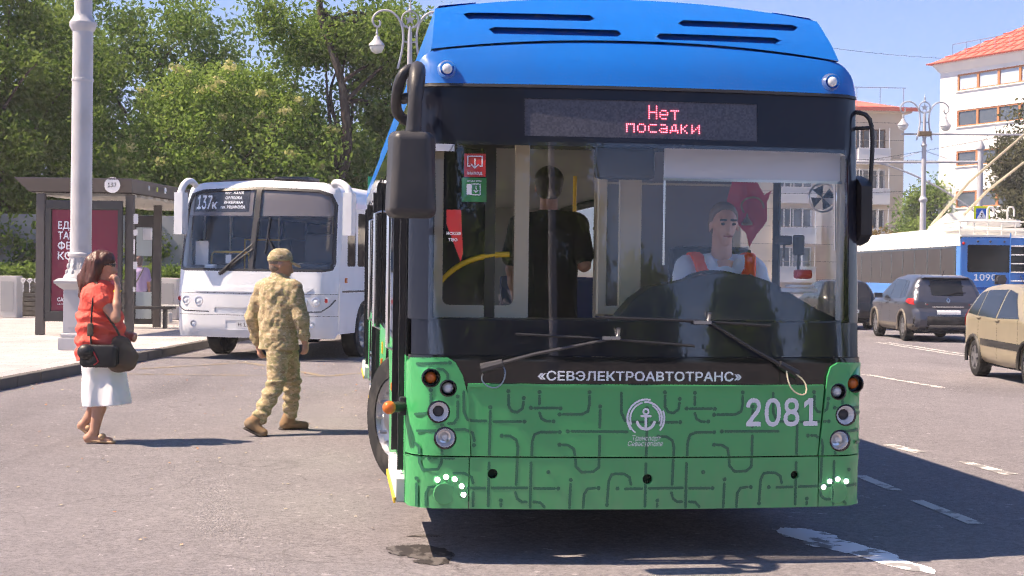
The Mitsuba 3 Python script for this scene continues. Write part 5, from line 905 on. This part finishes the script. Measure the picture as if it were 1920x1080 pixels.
# ------------------------------------------------------------------ cars
mat('car_grey', grime((.10, .105, .135), .08, 3), .2, .6, clearcoat=.9); mat('car_beige', grime((.36, .31, .215), .08, 3), .3, .35, clearcoat=.9); mat('car_black', (.012, .012, .015), .2, clearcoat=1.0); mat('trim_black', grime((.028, .027, .027), .2, 5), .6); mat('cladding', grime((.16, .14, .12), .25, 5), .6)
def car(name, label, catg, out, Wf0, arches, Rw, paintm, wins, lower, style):
    K = thing(name, label, catg); P = K + '__'; pg = Polygon(out)
    for a in arches: pg = pg.difference(Point(a, Rw).buffer(Rw * 1.16, quad_segs=8))
    full = Polygon(out); r = .13
    def Wf(y, z):
        d = shapely.distance(full.exterior, shapely.points(np.asarray(y, float), np.asarray(z, float))); d = np.minimum(d, r)
        return Wf0(y, z) - r * .8 + .8 * np.sqrt(np.maximum(r * r - (r - d) ** 2, 0))
    fs = {s: (lambda a, b, w, s=s: S3(s * (Wf(a, b) + w), a, b)) for s in (-1, 1)}
    ms = [skin(pg, fs[s], .0, du=.05, dz=.05, sheet=True) for s in (-1, 1)]
    c = np.asarray(shapely.segmentize(pg.exterior, .05).coords)[:-1]; i = np.arange(len(c)); j = (i + 1) % len(c); w = Wf(c[:, 0], c[:, 1]); xs = np.linspace(-1, 1, 9)
    v = np.vstack([S3(w * q, c[:, 0], c[:, 1] + (0 if abs(q) == 1 else 0)) for q in xs]); n = len(c)
    ms.append(tm(v, np.vstack([np.vstack([np.c_[i + q * n, j + q * n, i + (q + 1) * n], np.c_[j + q * n, j + (q + 1) * n, i + (q + 1) * n]]) for q in range(8)])))
    add(P + 'body', cat(ms), paintm, 42)
    for s in (-1, 1):
        for wn in wins: add(P + 'side_window', skin(Polygon(wn), fs[s], .004, off=.001, du=.06, dz=.06), 'tint_glass', 40)
        for lo in lower: add(P + 'sill_trim', skin(Polygon(lo).intersection(pg), fs[s], .012, du=.08, dz=.05), 'cladding' if paintm == 'car_grey' else 'trim_black', 35)
        for a in arches: wheel(P + 'wheel', (s * (float(Wf0(np.array(a), np.array(.5))) - .12), a, Rw), s, Rw, .21, 'car'); add(P + 'wheel_arch', tube([(s * (float(Wf0(np.array(a), np.array(.5))) + .005), a + Rw * 1.17 * math.cos(t), Rw + Rw * 1.17 * math.sin(t)) for t in np.linspace(-.2, math.pi + .2, 20)], .03, 6), 'cladding' if paintm == 'car_grey' else 'trim_black')
        for a, b in ((1.32, .90), (2.15, .88)) if paintm == 'car_grey' else ((1.05, .94), (1.95, .92)): add(P + 'door_handle', cat(bx(s * (float(Wf(np.array([a]), np.array([b]))[0]) - .005), s * (float(Wf(np.array([a]), np.array([b]))[0]) + .028), a - .09, a + .09, b - .014, b + .014, .01)), paintm)
        for a in ((1.02, 1.92, 2.85)): add(P + 'door_seam', skin(sbox(a - .004, .34, a + .004, .98), fs[s], .001, off=.001, du=.1, dz=.05), 'black_matt', 30)
    add(P + 'underbody', bx(-.72, .72, .25, out_len(out) - .25, .2, .5), 'black_matt', False)
    rear = lambda z: np.interp(z, *zip(*sorted([(b, a) for a, b in out if a < 1.0])))
    return P, Wf, fs, rear
def out_len(o): return max(a for a, b in o)
suv = [(.20, .27), (.06, .36), (.0, .5), (.02, .70), (.09, .78), (.085, .95), (.14, 1.06), (.30, 1.30), (.36, 1.46), (.46, 1.515), (.9, 1.55), (1.6, 1.56), (2.25, 1.50), (2.75, 1.25), (3.1, 1.05), (3.7, .93), (4.0, .80), (4.1, .6), (4.1, .38), (3.95, .24), (2.0, .24)]
def suvW(y, z):
    t = np.clip((.55 - y) / .55, 0, 1); u = np.clip((y - 3.5) / .6, 0, 1)
    return .885 - .13 * t ** 2.2 - .18 * u ** 2 - .27 * np.clip((z - .92) / .64, 0, 1.1) ** 1.15 - .05 * np.clip((.45 - z) / .3, 0, 1) + .02 * np.exp(-((z - .86) / .09) ** 2)
at(10.05, 34.3, 0, 0, 1.0)
P, Wf, fs, rr = car('parked_car', 'dark grey crossover car seen from behind, driving away beside the blue trolleybus', 'car', suv, suvW, (.78, 3.38), .335, 'car_grey', [[(.62, 1.03), (1.02, 1.0), (1.02, 1.42), (.80, 1.40)], [(1.06, 1.0), (1.92, .98), (1.92, 1.46), (1.06, 1.43)], [(1.97, .98), (2.82, 1.0), (2.62, 1.2), (2.25, 1.42), (1.97, 1.46)]], [[(.1, .2), (4.1, .2), (4.1, .40), (.1, .42)]], 'suv')
fr_ = lambda a, b, w: S3(a, rr(b) - w + .10 * (np.abs(a) / .8) ** 3, b)
add(P + 'rear_window', skin(Polygon([(-.62, 1.08), (.62, 1.08), (.66, 1.14), (.55, 1.43), (-.55, 1.43), (-.66, 1.14)]), fr_, .006, off=.004, du=.08, dz=.06), 'tint_glass', 40); add(P + 'roof_spoiler', hull([(s * a, b, c) for s in (-1, 1) for a, b, c in ((.55, .30, 1.475), (.5, .5, 1.53), (.55, .5, 1.5), (.5, .29, 1.50))]), 'car_grey', 30)
for s in (-1, 1):
    L = add(P + 'tail_lamp', cat(skin(Polygon([(s * .46, .86), (s * .74, .84), (s * .76, 1.0), (s * .60, .99)]), fr_, .02, off=.004, du=.06, dz=.04), skin(Polygon([(.10, .86), (.42, .93), (.38, 1.0), (.14, 1.01)]), fs[s], .012, off=.004, du=.06, dz=.04)), 'red_lamp', 35); add(L + '__reverse_lens', skin(Polygon([(s * .50, .875), (s * .66, .865), (s * .66, .92), (s * .55, .925)]), fr_, .004, off=.026, du=.06, dz=.04), 'lamp_glass', 30)
    add(P + 'reflector', skin(sbox(min(s * .5, s * .7), .40, max(s * .5, s * .7), .44), fr_, .01, off=.006, du=.1, dz=.05), 'red_lamp', 30)
    add(P + 'wing_mirror', hull([(s * (.90 + a), 2.62 + b, 1.03 + c) for a in (0, .19) for b in (-.06, .06) for c in (-.05, .07)]), 'car_grey', 30)
add(P + 'bumper_trim', skin(rrect(-.80, .30, .80, .60, .08), fr_, .02, off=.004, du=.1, dz=.05), 'trim_black', 35); add(P + 'skid_plate', skin(rrect(-.45, .30, .45, .40, .04), fr_, .012, off=.03, du=.1, dz=.05), 'steel', 35)
pl = add(P + 'number_plate', skin(sbox(-.27, .645, .27, .745), fr_, .01, off=.006, du=.1, dz=.1), 'plate', 30); add(P + 'tailgate_bar', skin(sbox(-.36, .80, .36, .83), fr_, .015, off=.004, du=.1, dz=.1), 'chrome', 30)
add(P + 'emblem', skin(Polygon([(0, .90), (.05, .97), (0, 1.04), (-.05, .97)]).difference(Polygon([(0, .935), (.025, .97), (0, 1.005), (-.025, .97)])), fr_, .012, off=.006, du=.1, dz=.1), 'chrome', 30); add(P + 'rear_wiper', tube([(0, rr(1.1) - .03, 1.10), (.2, rr(1.16) - .035, 1.15), (.42, rr(1.16) - .01, 1.15)], .014, 6), 'black_plastic'); add(P + 'aerial', tube([(0, .62, 1.53), (0, .45, 1.66)], .008, 5), 'black_plastic')
hat = [(.16, .26), (.03, .36), (.0, .55), (.02, .80), (.10, .95), (.26, 1.1), (.52, 1.36), (.66, 1.43), (1.2, 1.47), (1.9, 1.45), (2.4, 1.36), (3.05, 1.02), (3.7, .88), (3.95, .72), (3.98, .4), (3.85, .24), (2.0, .22)]
def hatW(y, z): return .845 - .16 * np.clip((.5 - y) / .5, 0, 1) ** 2 - .16 * np.clip((y - 3.4) / .58, 0, 1) ** 2 - .24 * np.clip((z - .92) / .55, 0, 1.1) ** 1.1 - .04 * np.clip((.4 - z) / .3, 0, 1)
at(7.88, 23.6, 0, 180, .96)
P, Wf, fs, rr = car('hatchback', 'beige hatchback cut off by the right edge of the picture', 'car', hat, hatW, (.80, 3.25), .30, 'car_beige', [[(.40, 1.0), (.92, .97), (.92, 1.36), (.68, 1.33)], [(.96, .97), (1.84, .95), (1.84, 1.39), (.96, 1.37)], [(1.9, .95), (2.85, .97), (2.3, 1.33), (1.9, 1.39)]], [[(1.15, .52), (3.0, .50), (3.0, .60), (1.15, .62)]], 'hatch')
for s in (-1, 1): add(P + 'tail_lamp', cat(skin(Polygon([(.06, .78), (.24, .80), (.30, 1.05), (.16, .98)]), fs[s], .012, off=.004, du=.06, dz=.04)), 'red_lamp', 35)
add(P + 'aerial', tube([(0, .7, 1.44), (0, .45, 1.6)], .007, 5), 'black_plastic')
at(9.42, 41.6, 0, 0, .95)
P, Wf, fs, rr = car('hatchback', 'black car almost hidden between the trolleybus and the grey crossover', 'car', hat, hatW, (.80, 3.25), .30, 'car_black', [[(.40, 1.0), (.92, .97), (.92, 1.36), (.68, 1.33)], [(.96, .97), (1.84, .95), (1.84, 1.39), (.96, 1.37)], [(1.9, .95), (2.85, .97), (2.3, 1.33), (1.9, 1.39)]], [[(1.15, .52), (3.0, .50), (3.0, .60), (1.15, .62)]], 'hatch')
fr2 = lambda a, b, w: S3(a, rr(b) - w, b)
add(P + 'number_plate', skin(sbox(-.27, .5, .27, .6), fr2, .01, off=.006, du=.2, dz=.2), 'plate', 30)
at()

# ------------------------------------------------------------------ the blue and white trolleybus driving away
mat('far_pane', (.045, .036, .032), .35, specular=.15); mat('trolley_blue', grime((.045, .20, .60), .08, 2), .3, clearcoat=.6); mat('trolley_white', grime((.78, .76, .70), .08, 1.5), .4)
def blue_bus():
    B = thing('trolleybus', 'blue and white trolleybus number 1090 seen from behind on the far side of the road', 'trolleybus'); P = B + '__'
    x0, x1, y0, y1 = 14.4, 16.75, 48.0, 63.6; xc = (x0 + x1) / 2
    sec = rrect(x0, .32, x1, 2.80, .10)
    add(P + 'rear_wall', cat(skin(sec.difference(rrect(x0 + .22, 1.68, x1 - .22, 2.56, .06)), flat_y(y0 + .03), .03, du=3, dz=3)), 'trolley_blue', 25)
    rw = add(P + 'rear_window', skin(rrect(x0 + .2, 1.66, x1 - .2, 2.58, .06), flat_y(y0 + .035), .004, du=3, dz=3), 'tint_glass', False)
    add(P + 'rear_corner', bx(x0 - .004, x0 + .12, y0 - .004, y0 + .5, .33, 2.53, .04), 'trolley_blue', 25)
    wins = [(y0 + .62 + i * 1.62, y0 + .62 + i * 1.62 + 1.55) for i in range(9)]
    for s, x in ((-1, x0), (1, x1)):
        fx = flat_x(x, s); wz = unary_union([rrect(a, 1.25, b, 2.46, .05) for a, b in wins])
        add(P + 'side_wall', skin(sbox(y0 + .03, .32, y1, 1.25), fx, .01, du=20, dz=3), 'trolley_blue', False); add(P + 'window_band', skin(sbox(y0 + .5, 1.25, y1, 2.53).difference(wz), fx, .01, du=20, dz=3), 'black_gloss', False)
        for a, b in wins: add(P + 'side_window', skin(rrect(a, 1.25, b, 2.46, .05), fx, .003, du=3, dz=3, sheet=True), 'far_pane', False)
        add(P + 'roof_edge', skin(Polygon([(y0 + .02, 2.53), (y1, 2.53), (y1, 2.86), (y0 + .1, 2.86)]), fx, .014, du=20, dz=3), 'trolley_white', False)
        for v in (2.6, 8.6): wheel(P + 'wheel', (x - s * .14, y0 + v, .44), s, .44, .28, 'bus')
    add(P + 'roof', bx(x0 + .02, x1 - .02, y0 + .03, y1, 2.82, 2.88), 'trolley_white', False)
    add(P + 'roof_pod', bx(x0 + .10, x1 - .10, y0 + .55, y1 - .8, 2.86, 3.17, .10), 'trolley_white', 30)
    add(P + 'front_wall', bx(x0, x1, y1, y1 + .04, .32, 2.85), 'trolley_blue', False); add(P + 'saloon_floor', bx(x0, x1, y0 + .04, y1, .32, .4), 'black_matt', False); add(P + 'engine_box', bx(x0 + .1, x1 - .1, y0 + .1, y0 + .7, .4, 1.3), 'dark_interior', False)
    for i in range(5):
        for u in (.5, 1.85): add(P + 'passenger_seat', bx(x0 + u - .3, x0 + u + .3, y0 + 1.4 + i * 1.7, y0 + 1.5 + i * 1.7, .9, 1.7, .05), 'seat_grey', 25)
        add(P + 'stanchion', cyl((x0 + .35, y0 + 1.2 + i * 1.62, .4), (x0 + .35, y0 + 1.2 + i * 1.62, 2.5), .02, n=8), 'yellow' if i % 2 else 'cream')
    add(P + 'fleet_number', text_on('1090', .20, flat_y(y0), x0 + .80, 1.42, .004, True, .72), 'white_print', False)
    l = add(P + 'rear_ladder', cat(*[cyl((x, y0 - .06, .7), (x, y0 - .06, 2.95), .022, n=8) for x in (x0 + 1.58, x0 + 2.05)]), 'trolley_blue')
    for i in range(8): add(l + '__rung', cyl((x0 + 1.58, y0 - .06, .85 + i * .28), (x0 + 2.05, y0 - .06, .85 + i * .28), .02, n=8), 'white')
    for x in (x0 + .09, x1 - .09): add(P + 'marker_lamp', ball((x, y0 - .01, 2.60), .05), 'red_lamp')
    for x in (.55, .95, 1.4): add(P + 'roof_lamp', ball((x0 + x, y0 - .005, 2.67), .035), 'grey_plastic')
    add(P + 'rope_drum', cat(cyl((x0 + 1.28, y0 - .2, 1.45), (x0 + 1.28, y0 + .02, 1.45), .15), bx(x0 + 1.1, x0 + 1.45, y0 - .04, y0, 1.3, 1.6, .02)), 'grey_plastic')
    add(P + 'lower_band', bx(x0 + .02, x1 - .02, y0 - .012, y0 - .001, 1.12, 1.2), 'slot_blue', False)
    for h in (3.05, 3.32): add(P + 'roof_rail', cat(tube([(x0 + .05, y0 + .3, h), (x1 - .05, y0 + .3, h)], .028), tube([(x0 + .05, y0 + .3, h), (x0 + .05, y0 + 2, h)], .028)), 'trolley_white')
    for i in range(6): add(P + 'rail_post', cyl((x0 + .05 + i * .45, y0 + .3, 2.85), (x0 + .05 + i * .45, y0 + .3, 3.32), .025, n=8), 'trolley_white')
    for x in (x0 + .95, x0 + 1.6): add(P + 'pole_hook', tube([(x, y0 + .35, 3.3), (x, y0 + .35, 3.72), (x + .05, y0 + .35, 3.80), (x + .16, y0 + .35, 3.80), (x + .21, y0 + .35, 3.72), (x + .21, y0 + .35, 3.5)], .035, 7), 'trolley_white')
    add(P + 'equipment_box', bx(x0 + .4, x1 - .15, y0 + .8, y0 + 2.2, 3.1, 3.42, .06), 'trolley_white', 25); add(P + 'equipment_box', hull([(x0 + .5, y0 + 4.2, 3.1), (x0 + 1.7, y0 + 4.2, 3.1), (x0 + .6, y0 + 5.6, 3.1), (x0 + 1.6, y0 + 5.6, 3.1), (x0 + .8, y0 + 4.4, 3.75), (x0 + 1.4, y0 + 4.4, 3.75), (x0 + .8, y0 + 5.2, 3.5)]), 'trolley_white', 25)
    for x, dz in ((x0 + .75, .22), (x0 + 1.40, -.14)):
        p = add(P + 'trolley_pole', tube([(x, y0 + 6.0, 3.3 + dz * .4), (x + .1, y0 + 2.0, 4.55 + dz * .7), (x + .35, y0 - 4.0, 5.95 + dz)], [.06, .045, .03], 8), 'cream'); add(p + '__base', cat(cyl((x, y0 + 6, 3.0), (x, y0 + 6, 3.35), .12), tube([(x, y0 + 6.4, 3.2), (x + .05, y0 + 4.6, 3.6)], .07, 7)), 'trolley_white')
blue_bus()
# pedestrian crossing sign
s = thing('crossing_sign', 'blue and yellow pedestrian crossing sign above the roof of the blue trolleybus', 'road sign'); at(19.45, 62, 0)
mat('sign_yellow', (.62, .72, .02), .4); mat('sign_blue', (.01, .10, .50), .4)
add(s + '__post', cyl((0, .06, 0), (0, .06, 4.4), .04, n=10), 'steel'); add(s + '__backing', bx(-.33, .33, -.01, .01, 3.80, 4.48, .004), 'sign_yellow', 20); f_ = flat_y(-.012)
b = add(s + '__panel', skin(rrect(-.24, 3.90, .24, 4.38, .03), f_, .004, du=2, dz=2), 'sign_blue', False)
add(b + '__triangle', skin(Polygon([(-.22, 3.94), (.22, 3.94), (0, 4.34)]), f_, .003, off=.005, du=2, dz=2), 'white_print', False)
add(b + '__figure', skin(unary_union([Point(.0, 4.18).buffer(.025), ribbon([(0, 4.15), (-.01, 4.07)], .035), ribbon([(-.01, 4.07), (.05, 3.97)], .022), ribbon([(-.01, 4.07), (-.06, 3.97)], .022), ribbon([(0, 4.13), (.05, 4.09)], .016), ribbon([(0, 4.13), (-.05, 4.08)], .016)]), f_, .002, off=.0085, du=2, dz=2), 'black_matt', False); at()

# ------------------------------------------------------------------ buildings
mat('plaster_white', grime((.80, .80, .80), .08, .6), .8); mat('stone_beige', proc(lambda p, n, uv: mix((.60, .51, .41), (.70, .61, .50), fbm(p.x * .8, p.y * .8, p.z * 1.2, 4))), .85); mat('roof_red', proc(lambda p, n, uv: mix((.52, .10, .075), (.66, .19, .14), fbm(p.x * 1.5, p.y * 1.5, p.z * 1.5, 3))), .7); mat('frame_orange', (.48, .20, .09), .6); mat('pane', (.08, .10, .13), .05, specular=.7); mat('pane_painted_sky', (.42, .50, .60), .06, specular=.8); mat('balcony_white', (.70, .70, .72), .7); mat('frame_brown', (.16, .10, .07), .6); mat('joint', (.32, .27, .22), .9)  # top-row panes have sky reflection painted in as pale blue
def hip(L, W, z, h, o):
    v = [(-o, -o, z), (L + o, -o, z), (L + o, W + o, z), (-o, W + o, z), (W / 2, W / 2, z + h), (L - W / 2, W / 2, z + h)]
    return tm(v, [(0, 1, 5), (0, 5, 4), (1, 2, 5), (2, 3, 4), (2, 4, 5), (3, 0, 4), (0, 2, 1), (0, 3, 2)])
def white_building():
    at(31.3, 110, 0, -63.3); B = thing('building', 'tall white building with a red roof and strip windows at the right edge', 'building'); P = B + '__'; L, W, H = 34, 14, 16.4
    rows = [(6.55, 7.75), (9.55, 10.65), (12.4, 13.6), (15.0, 16.2), (3.4, 4.8)]
    wz = unary_union([sbox(1.75, a, 12.3, b) for a, b in rows] + [sbox(14, a, 32, b) for a, b in rows])
    add(P + 'wall', cat(skin(sbox(0, 0, L, H + .8).difference(wz), flat_y(.3), .3, du=40, dz=30), bx(0, L, .9, W, 0, H)), 'plaster_white', False); add(P + 'wall', bx(.0, .02, .302, W, 0, H + .7), 'plaster_white', False)
    for a, b in rows:
        for w0, w1 in ((1.75, 12.3), (14, 32)):
            k = add(P + 'window', cat(bx(w0, w1, .05, .12, a, a + .1), bx(w0, w1, .05, .12, b - .1, b), bx(w0, w0 + .12, .05, .12, a, b), bx(w1 - .12, w1, .05, .12, a, b)), 'frame_orange', False)
            t = w0
            while t < w1 - .8:
                e = min(t + (2.0 if int(t * 3) % 2 else .75), w1); add(k + '__pane', bx(t + .06, e - .06, .14, .15, a + .1, b - .1), 'pane_painted_sky' if a > 14 else 'pane', False); add(k + '__mullion', bx(e - .1, e + .1, .04, .12, a + .1, b - .1), 'frame_orange', False); t = e
            add(k + '__sill', bx(w0 - .1, w1 + .1, -.12, .05, a - .08, a - .003), 'plaster_white', False)
    add(P + 'cornice', cat(bx(-.35, L + .35, -.45, W + .3, 17.0, 17.12), hull([(-a, -b, z) for a, b, z in ((.05, .05, 16.5), (.35, .42, 17.0), (-L - .05, .05, 16.5), (-L - .35, .42, 17.0), (.05, -W, 16.5), (.35, -W - .3, 17.0), (-L, -W, 16.5), (-L, -W - .3, 17.0))])), 'plaster_white', False)
    r = add(P + 'roof', hip(L, W, 17.12, 4.2, .75), 'roof_red', False)
    sl = 4.2 / (W / 2 + .75)
    for i in range(40):
        x = -.7 + i * .9; top = min(max(x + .0, 0), W / 2)
        if x > .3: add(r + '__seam', tube([(x, -.75, 17.15), (x, min(x - .2, W / 2), 17.15 + sl * (min(x - .2, W / 2) + .75))], .04, 5), 'roof_red', False)
    for j in range(7): add(r + '__tile_course', tube([(max(-.7, -.7 + j * .95), -.75 + j * .95, 17.18 + sl * j * .95), (L - j, -.75 + j * .95, 17.18 + sl * j * .95)], .035, 5), 'roof_red', False)
    rl = add(P + 'roof_rail', cat(*[cyl((x, .2, 17.6), (x, .2, 18.5), .02, n=5) for x in (1, 2.4, 3.8, 5.2, 6.6, 8)], tube([(1, .2, 18.5), (8, .2, 18.5)], .02, 5)), 'steel'); at()
white_building()
def beige_flats():
    at(15.74, 118.9, 0, 4); B = thing('building', 'beige block of flats with white balconies and a red roof', 'building'); P = B + '__'; L, W, H = 15.6, 12, 14.6
    cols = [(1.0, 3.2), (5.2, 8.2), (11.7, 14.1)]
    rows = [(1.2, 2.9), (4.3, 6.0), (7.5, 9.2), (10.7, 12.4)]; rows = [(a + .9, b + .9) for a, b in rows]
    wz = unary_union([sbox(a, c, b, d) for a, b in cols for c, d in rows])
    add(P + 'wall', cat(skin(sbox(0, 0, L, H).difference(wz), flat_y(.3), .3, du=40, dz=30), bx(0, L, .8, W, 0, H), bx(L - .02, L, .302, .8, 0, H)), 'stone_beige', False)
    for i in range(10): add(P + 'course_joint', bx(0, L + .01, -.012, -.002, 1.4 * i + 1.2, 1.4 * i + 1.24), 'joint', False)
    for i, (a, b) in enumerate(cols):
        for j, (c, d) in enumerate(rows):
            k = add(P + 'window', cat(bx(a, b, .1, .16, c, c + .1), bx(a, b, .1, .16, d - .1, d), *[bx(a + (b - a) * t - .05, a + (b - a) * t + .05, .1, .16, c + .1, d - .1) for t in (.02, .25, .5, .75, .98)]), 'frame_brown' if j == 3 else 'balcony_white', False)
            for t in range(4): add(k + '__pane', bx(a + (b - a) * (t + .08) / 4, a + (b - a) * (t + .92) / 4, .18, .19, c + .1, d - .1), 'pane', False)
            if i: q = add(P + 'balcony', cat(bx(a - .1, b + .1, -1.0, -.02, c - 1.15, c - 1.02), bx(a - .1, b + .1, -1.0, -.94, c - 1.02, c + .05), bx(a - .1, a - .04, -.94, -.02, c - 1.02, c + .05), bx(b + .04, b + .1, -.94, -.02, c - 1.02, c + .05)), 'balcony_white', False); add(q + '__rail', cat(bx(a - .14, b + .14, -1.04, -.9, c + .05, c + .12), *[bx(a + t * (b - a) - .03, a + t * (b - a) + .03, -1.0, -.94, c + .12, d) for t in (0, .33, .66, 1)]), 'balcony_white', False)
    add(P + 'cornice', bx(-.5, L + .45, -.55, W, 14.6, 14.85), 'stone_beige', False); r = add(P + 'roof', hip(L, W, 14.85, 1.9, .85), 'roof_red', False); add(r + '__gutter', bx(-.85, L + .85, -.95, -.80, 14.7, 15.0), 'roof_red', False)
    ra = add(P + 'roof_rail', tube([(0, -.3, 16.6), (L, -.3, 16.6)], .025, 5), 'steel')
    for i in range(9): add(ra + '__post', cyl((i * 1.9 + .2, -.3, 15.0), (i * 1.9 + .2, -.3, 16.6), .025, n=5), 'steel')
    at()
beige_flats()

# ------------------------------------------------------------------ put the trolleybus and its people in place
def bus_at(): at(.735 * .929, 8.33 * .929, 1.5 * .071, 6.7, .929)
bus_at(); build_trolleybus(); driver(bus_at); at()

# ------------------------------------------------------------------ the warm hazy air
mat_h = {'type': 'cube', 'to_world': T().translate([0, 0, 11.5]).scale([296, 296, 12.5]), 'bsdf': {'type': 'null'}, 'interior': {'type': 'ref', 'id': 'haze_air'}}
scene['haze'] = mat_h; labels['haze'] = {'label': 'pale summer haze over the street', 'category': 'haze', 'kind': 'stuff'}
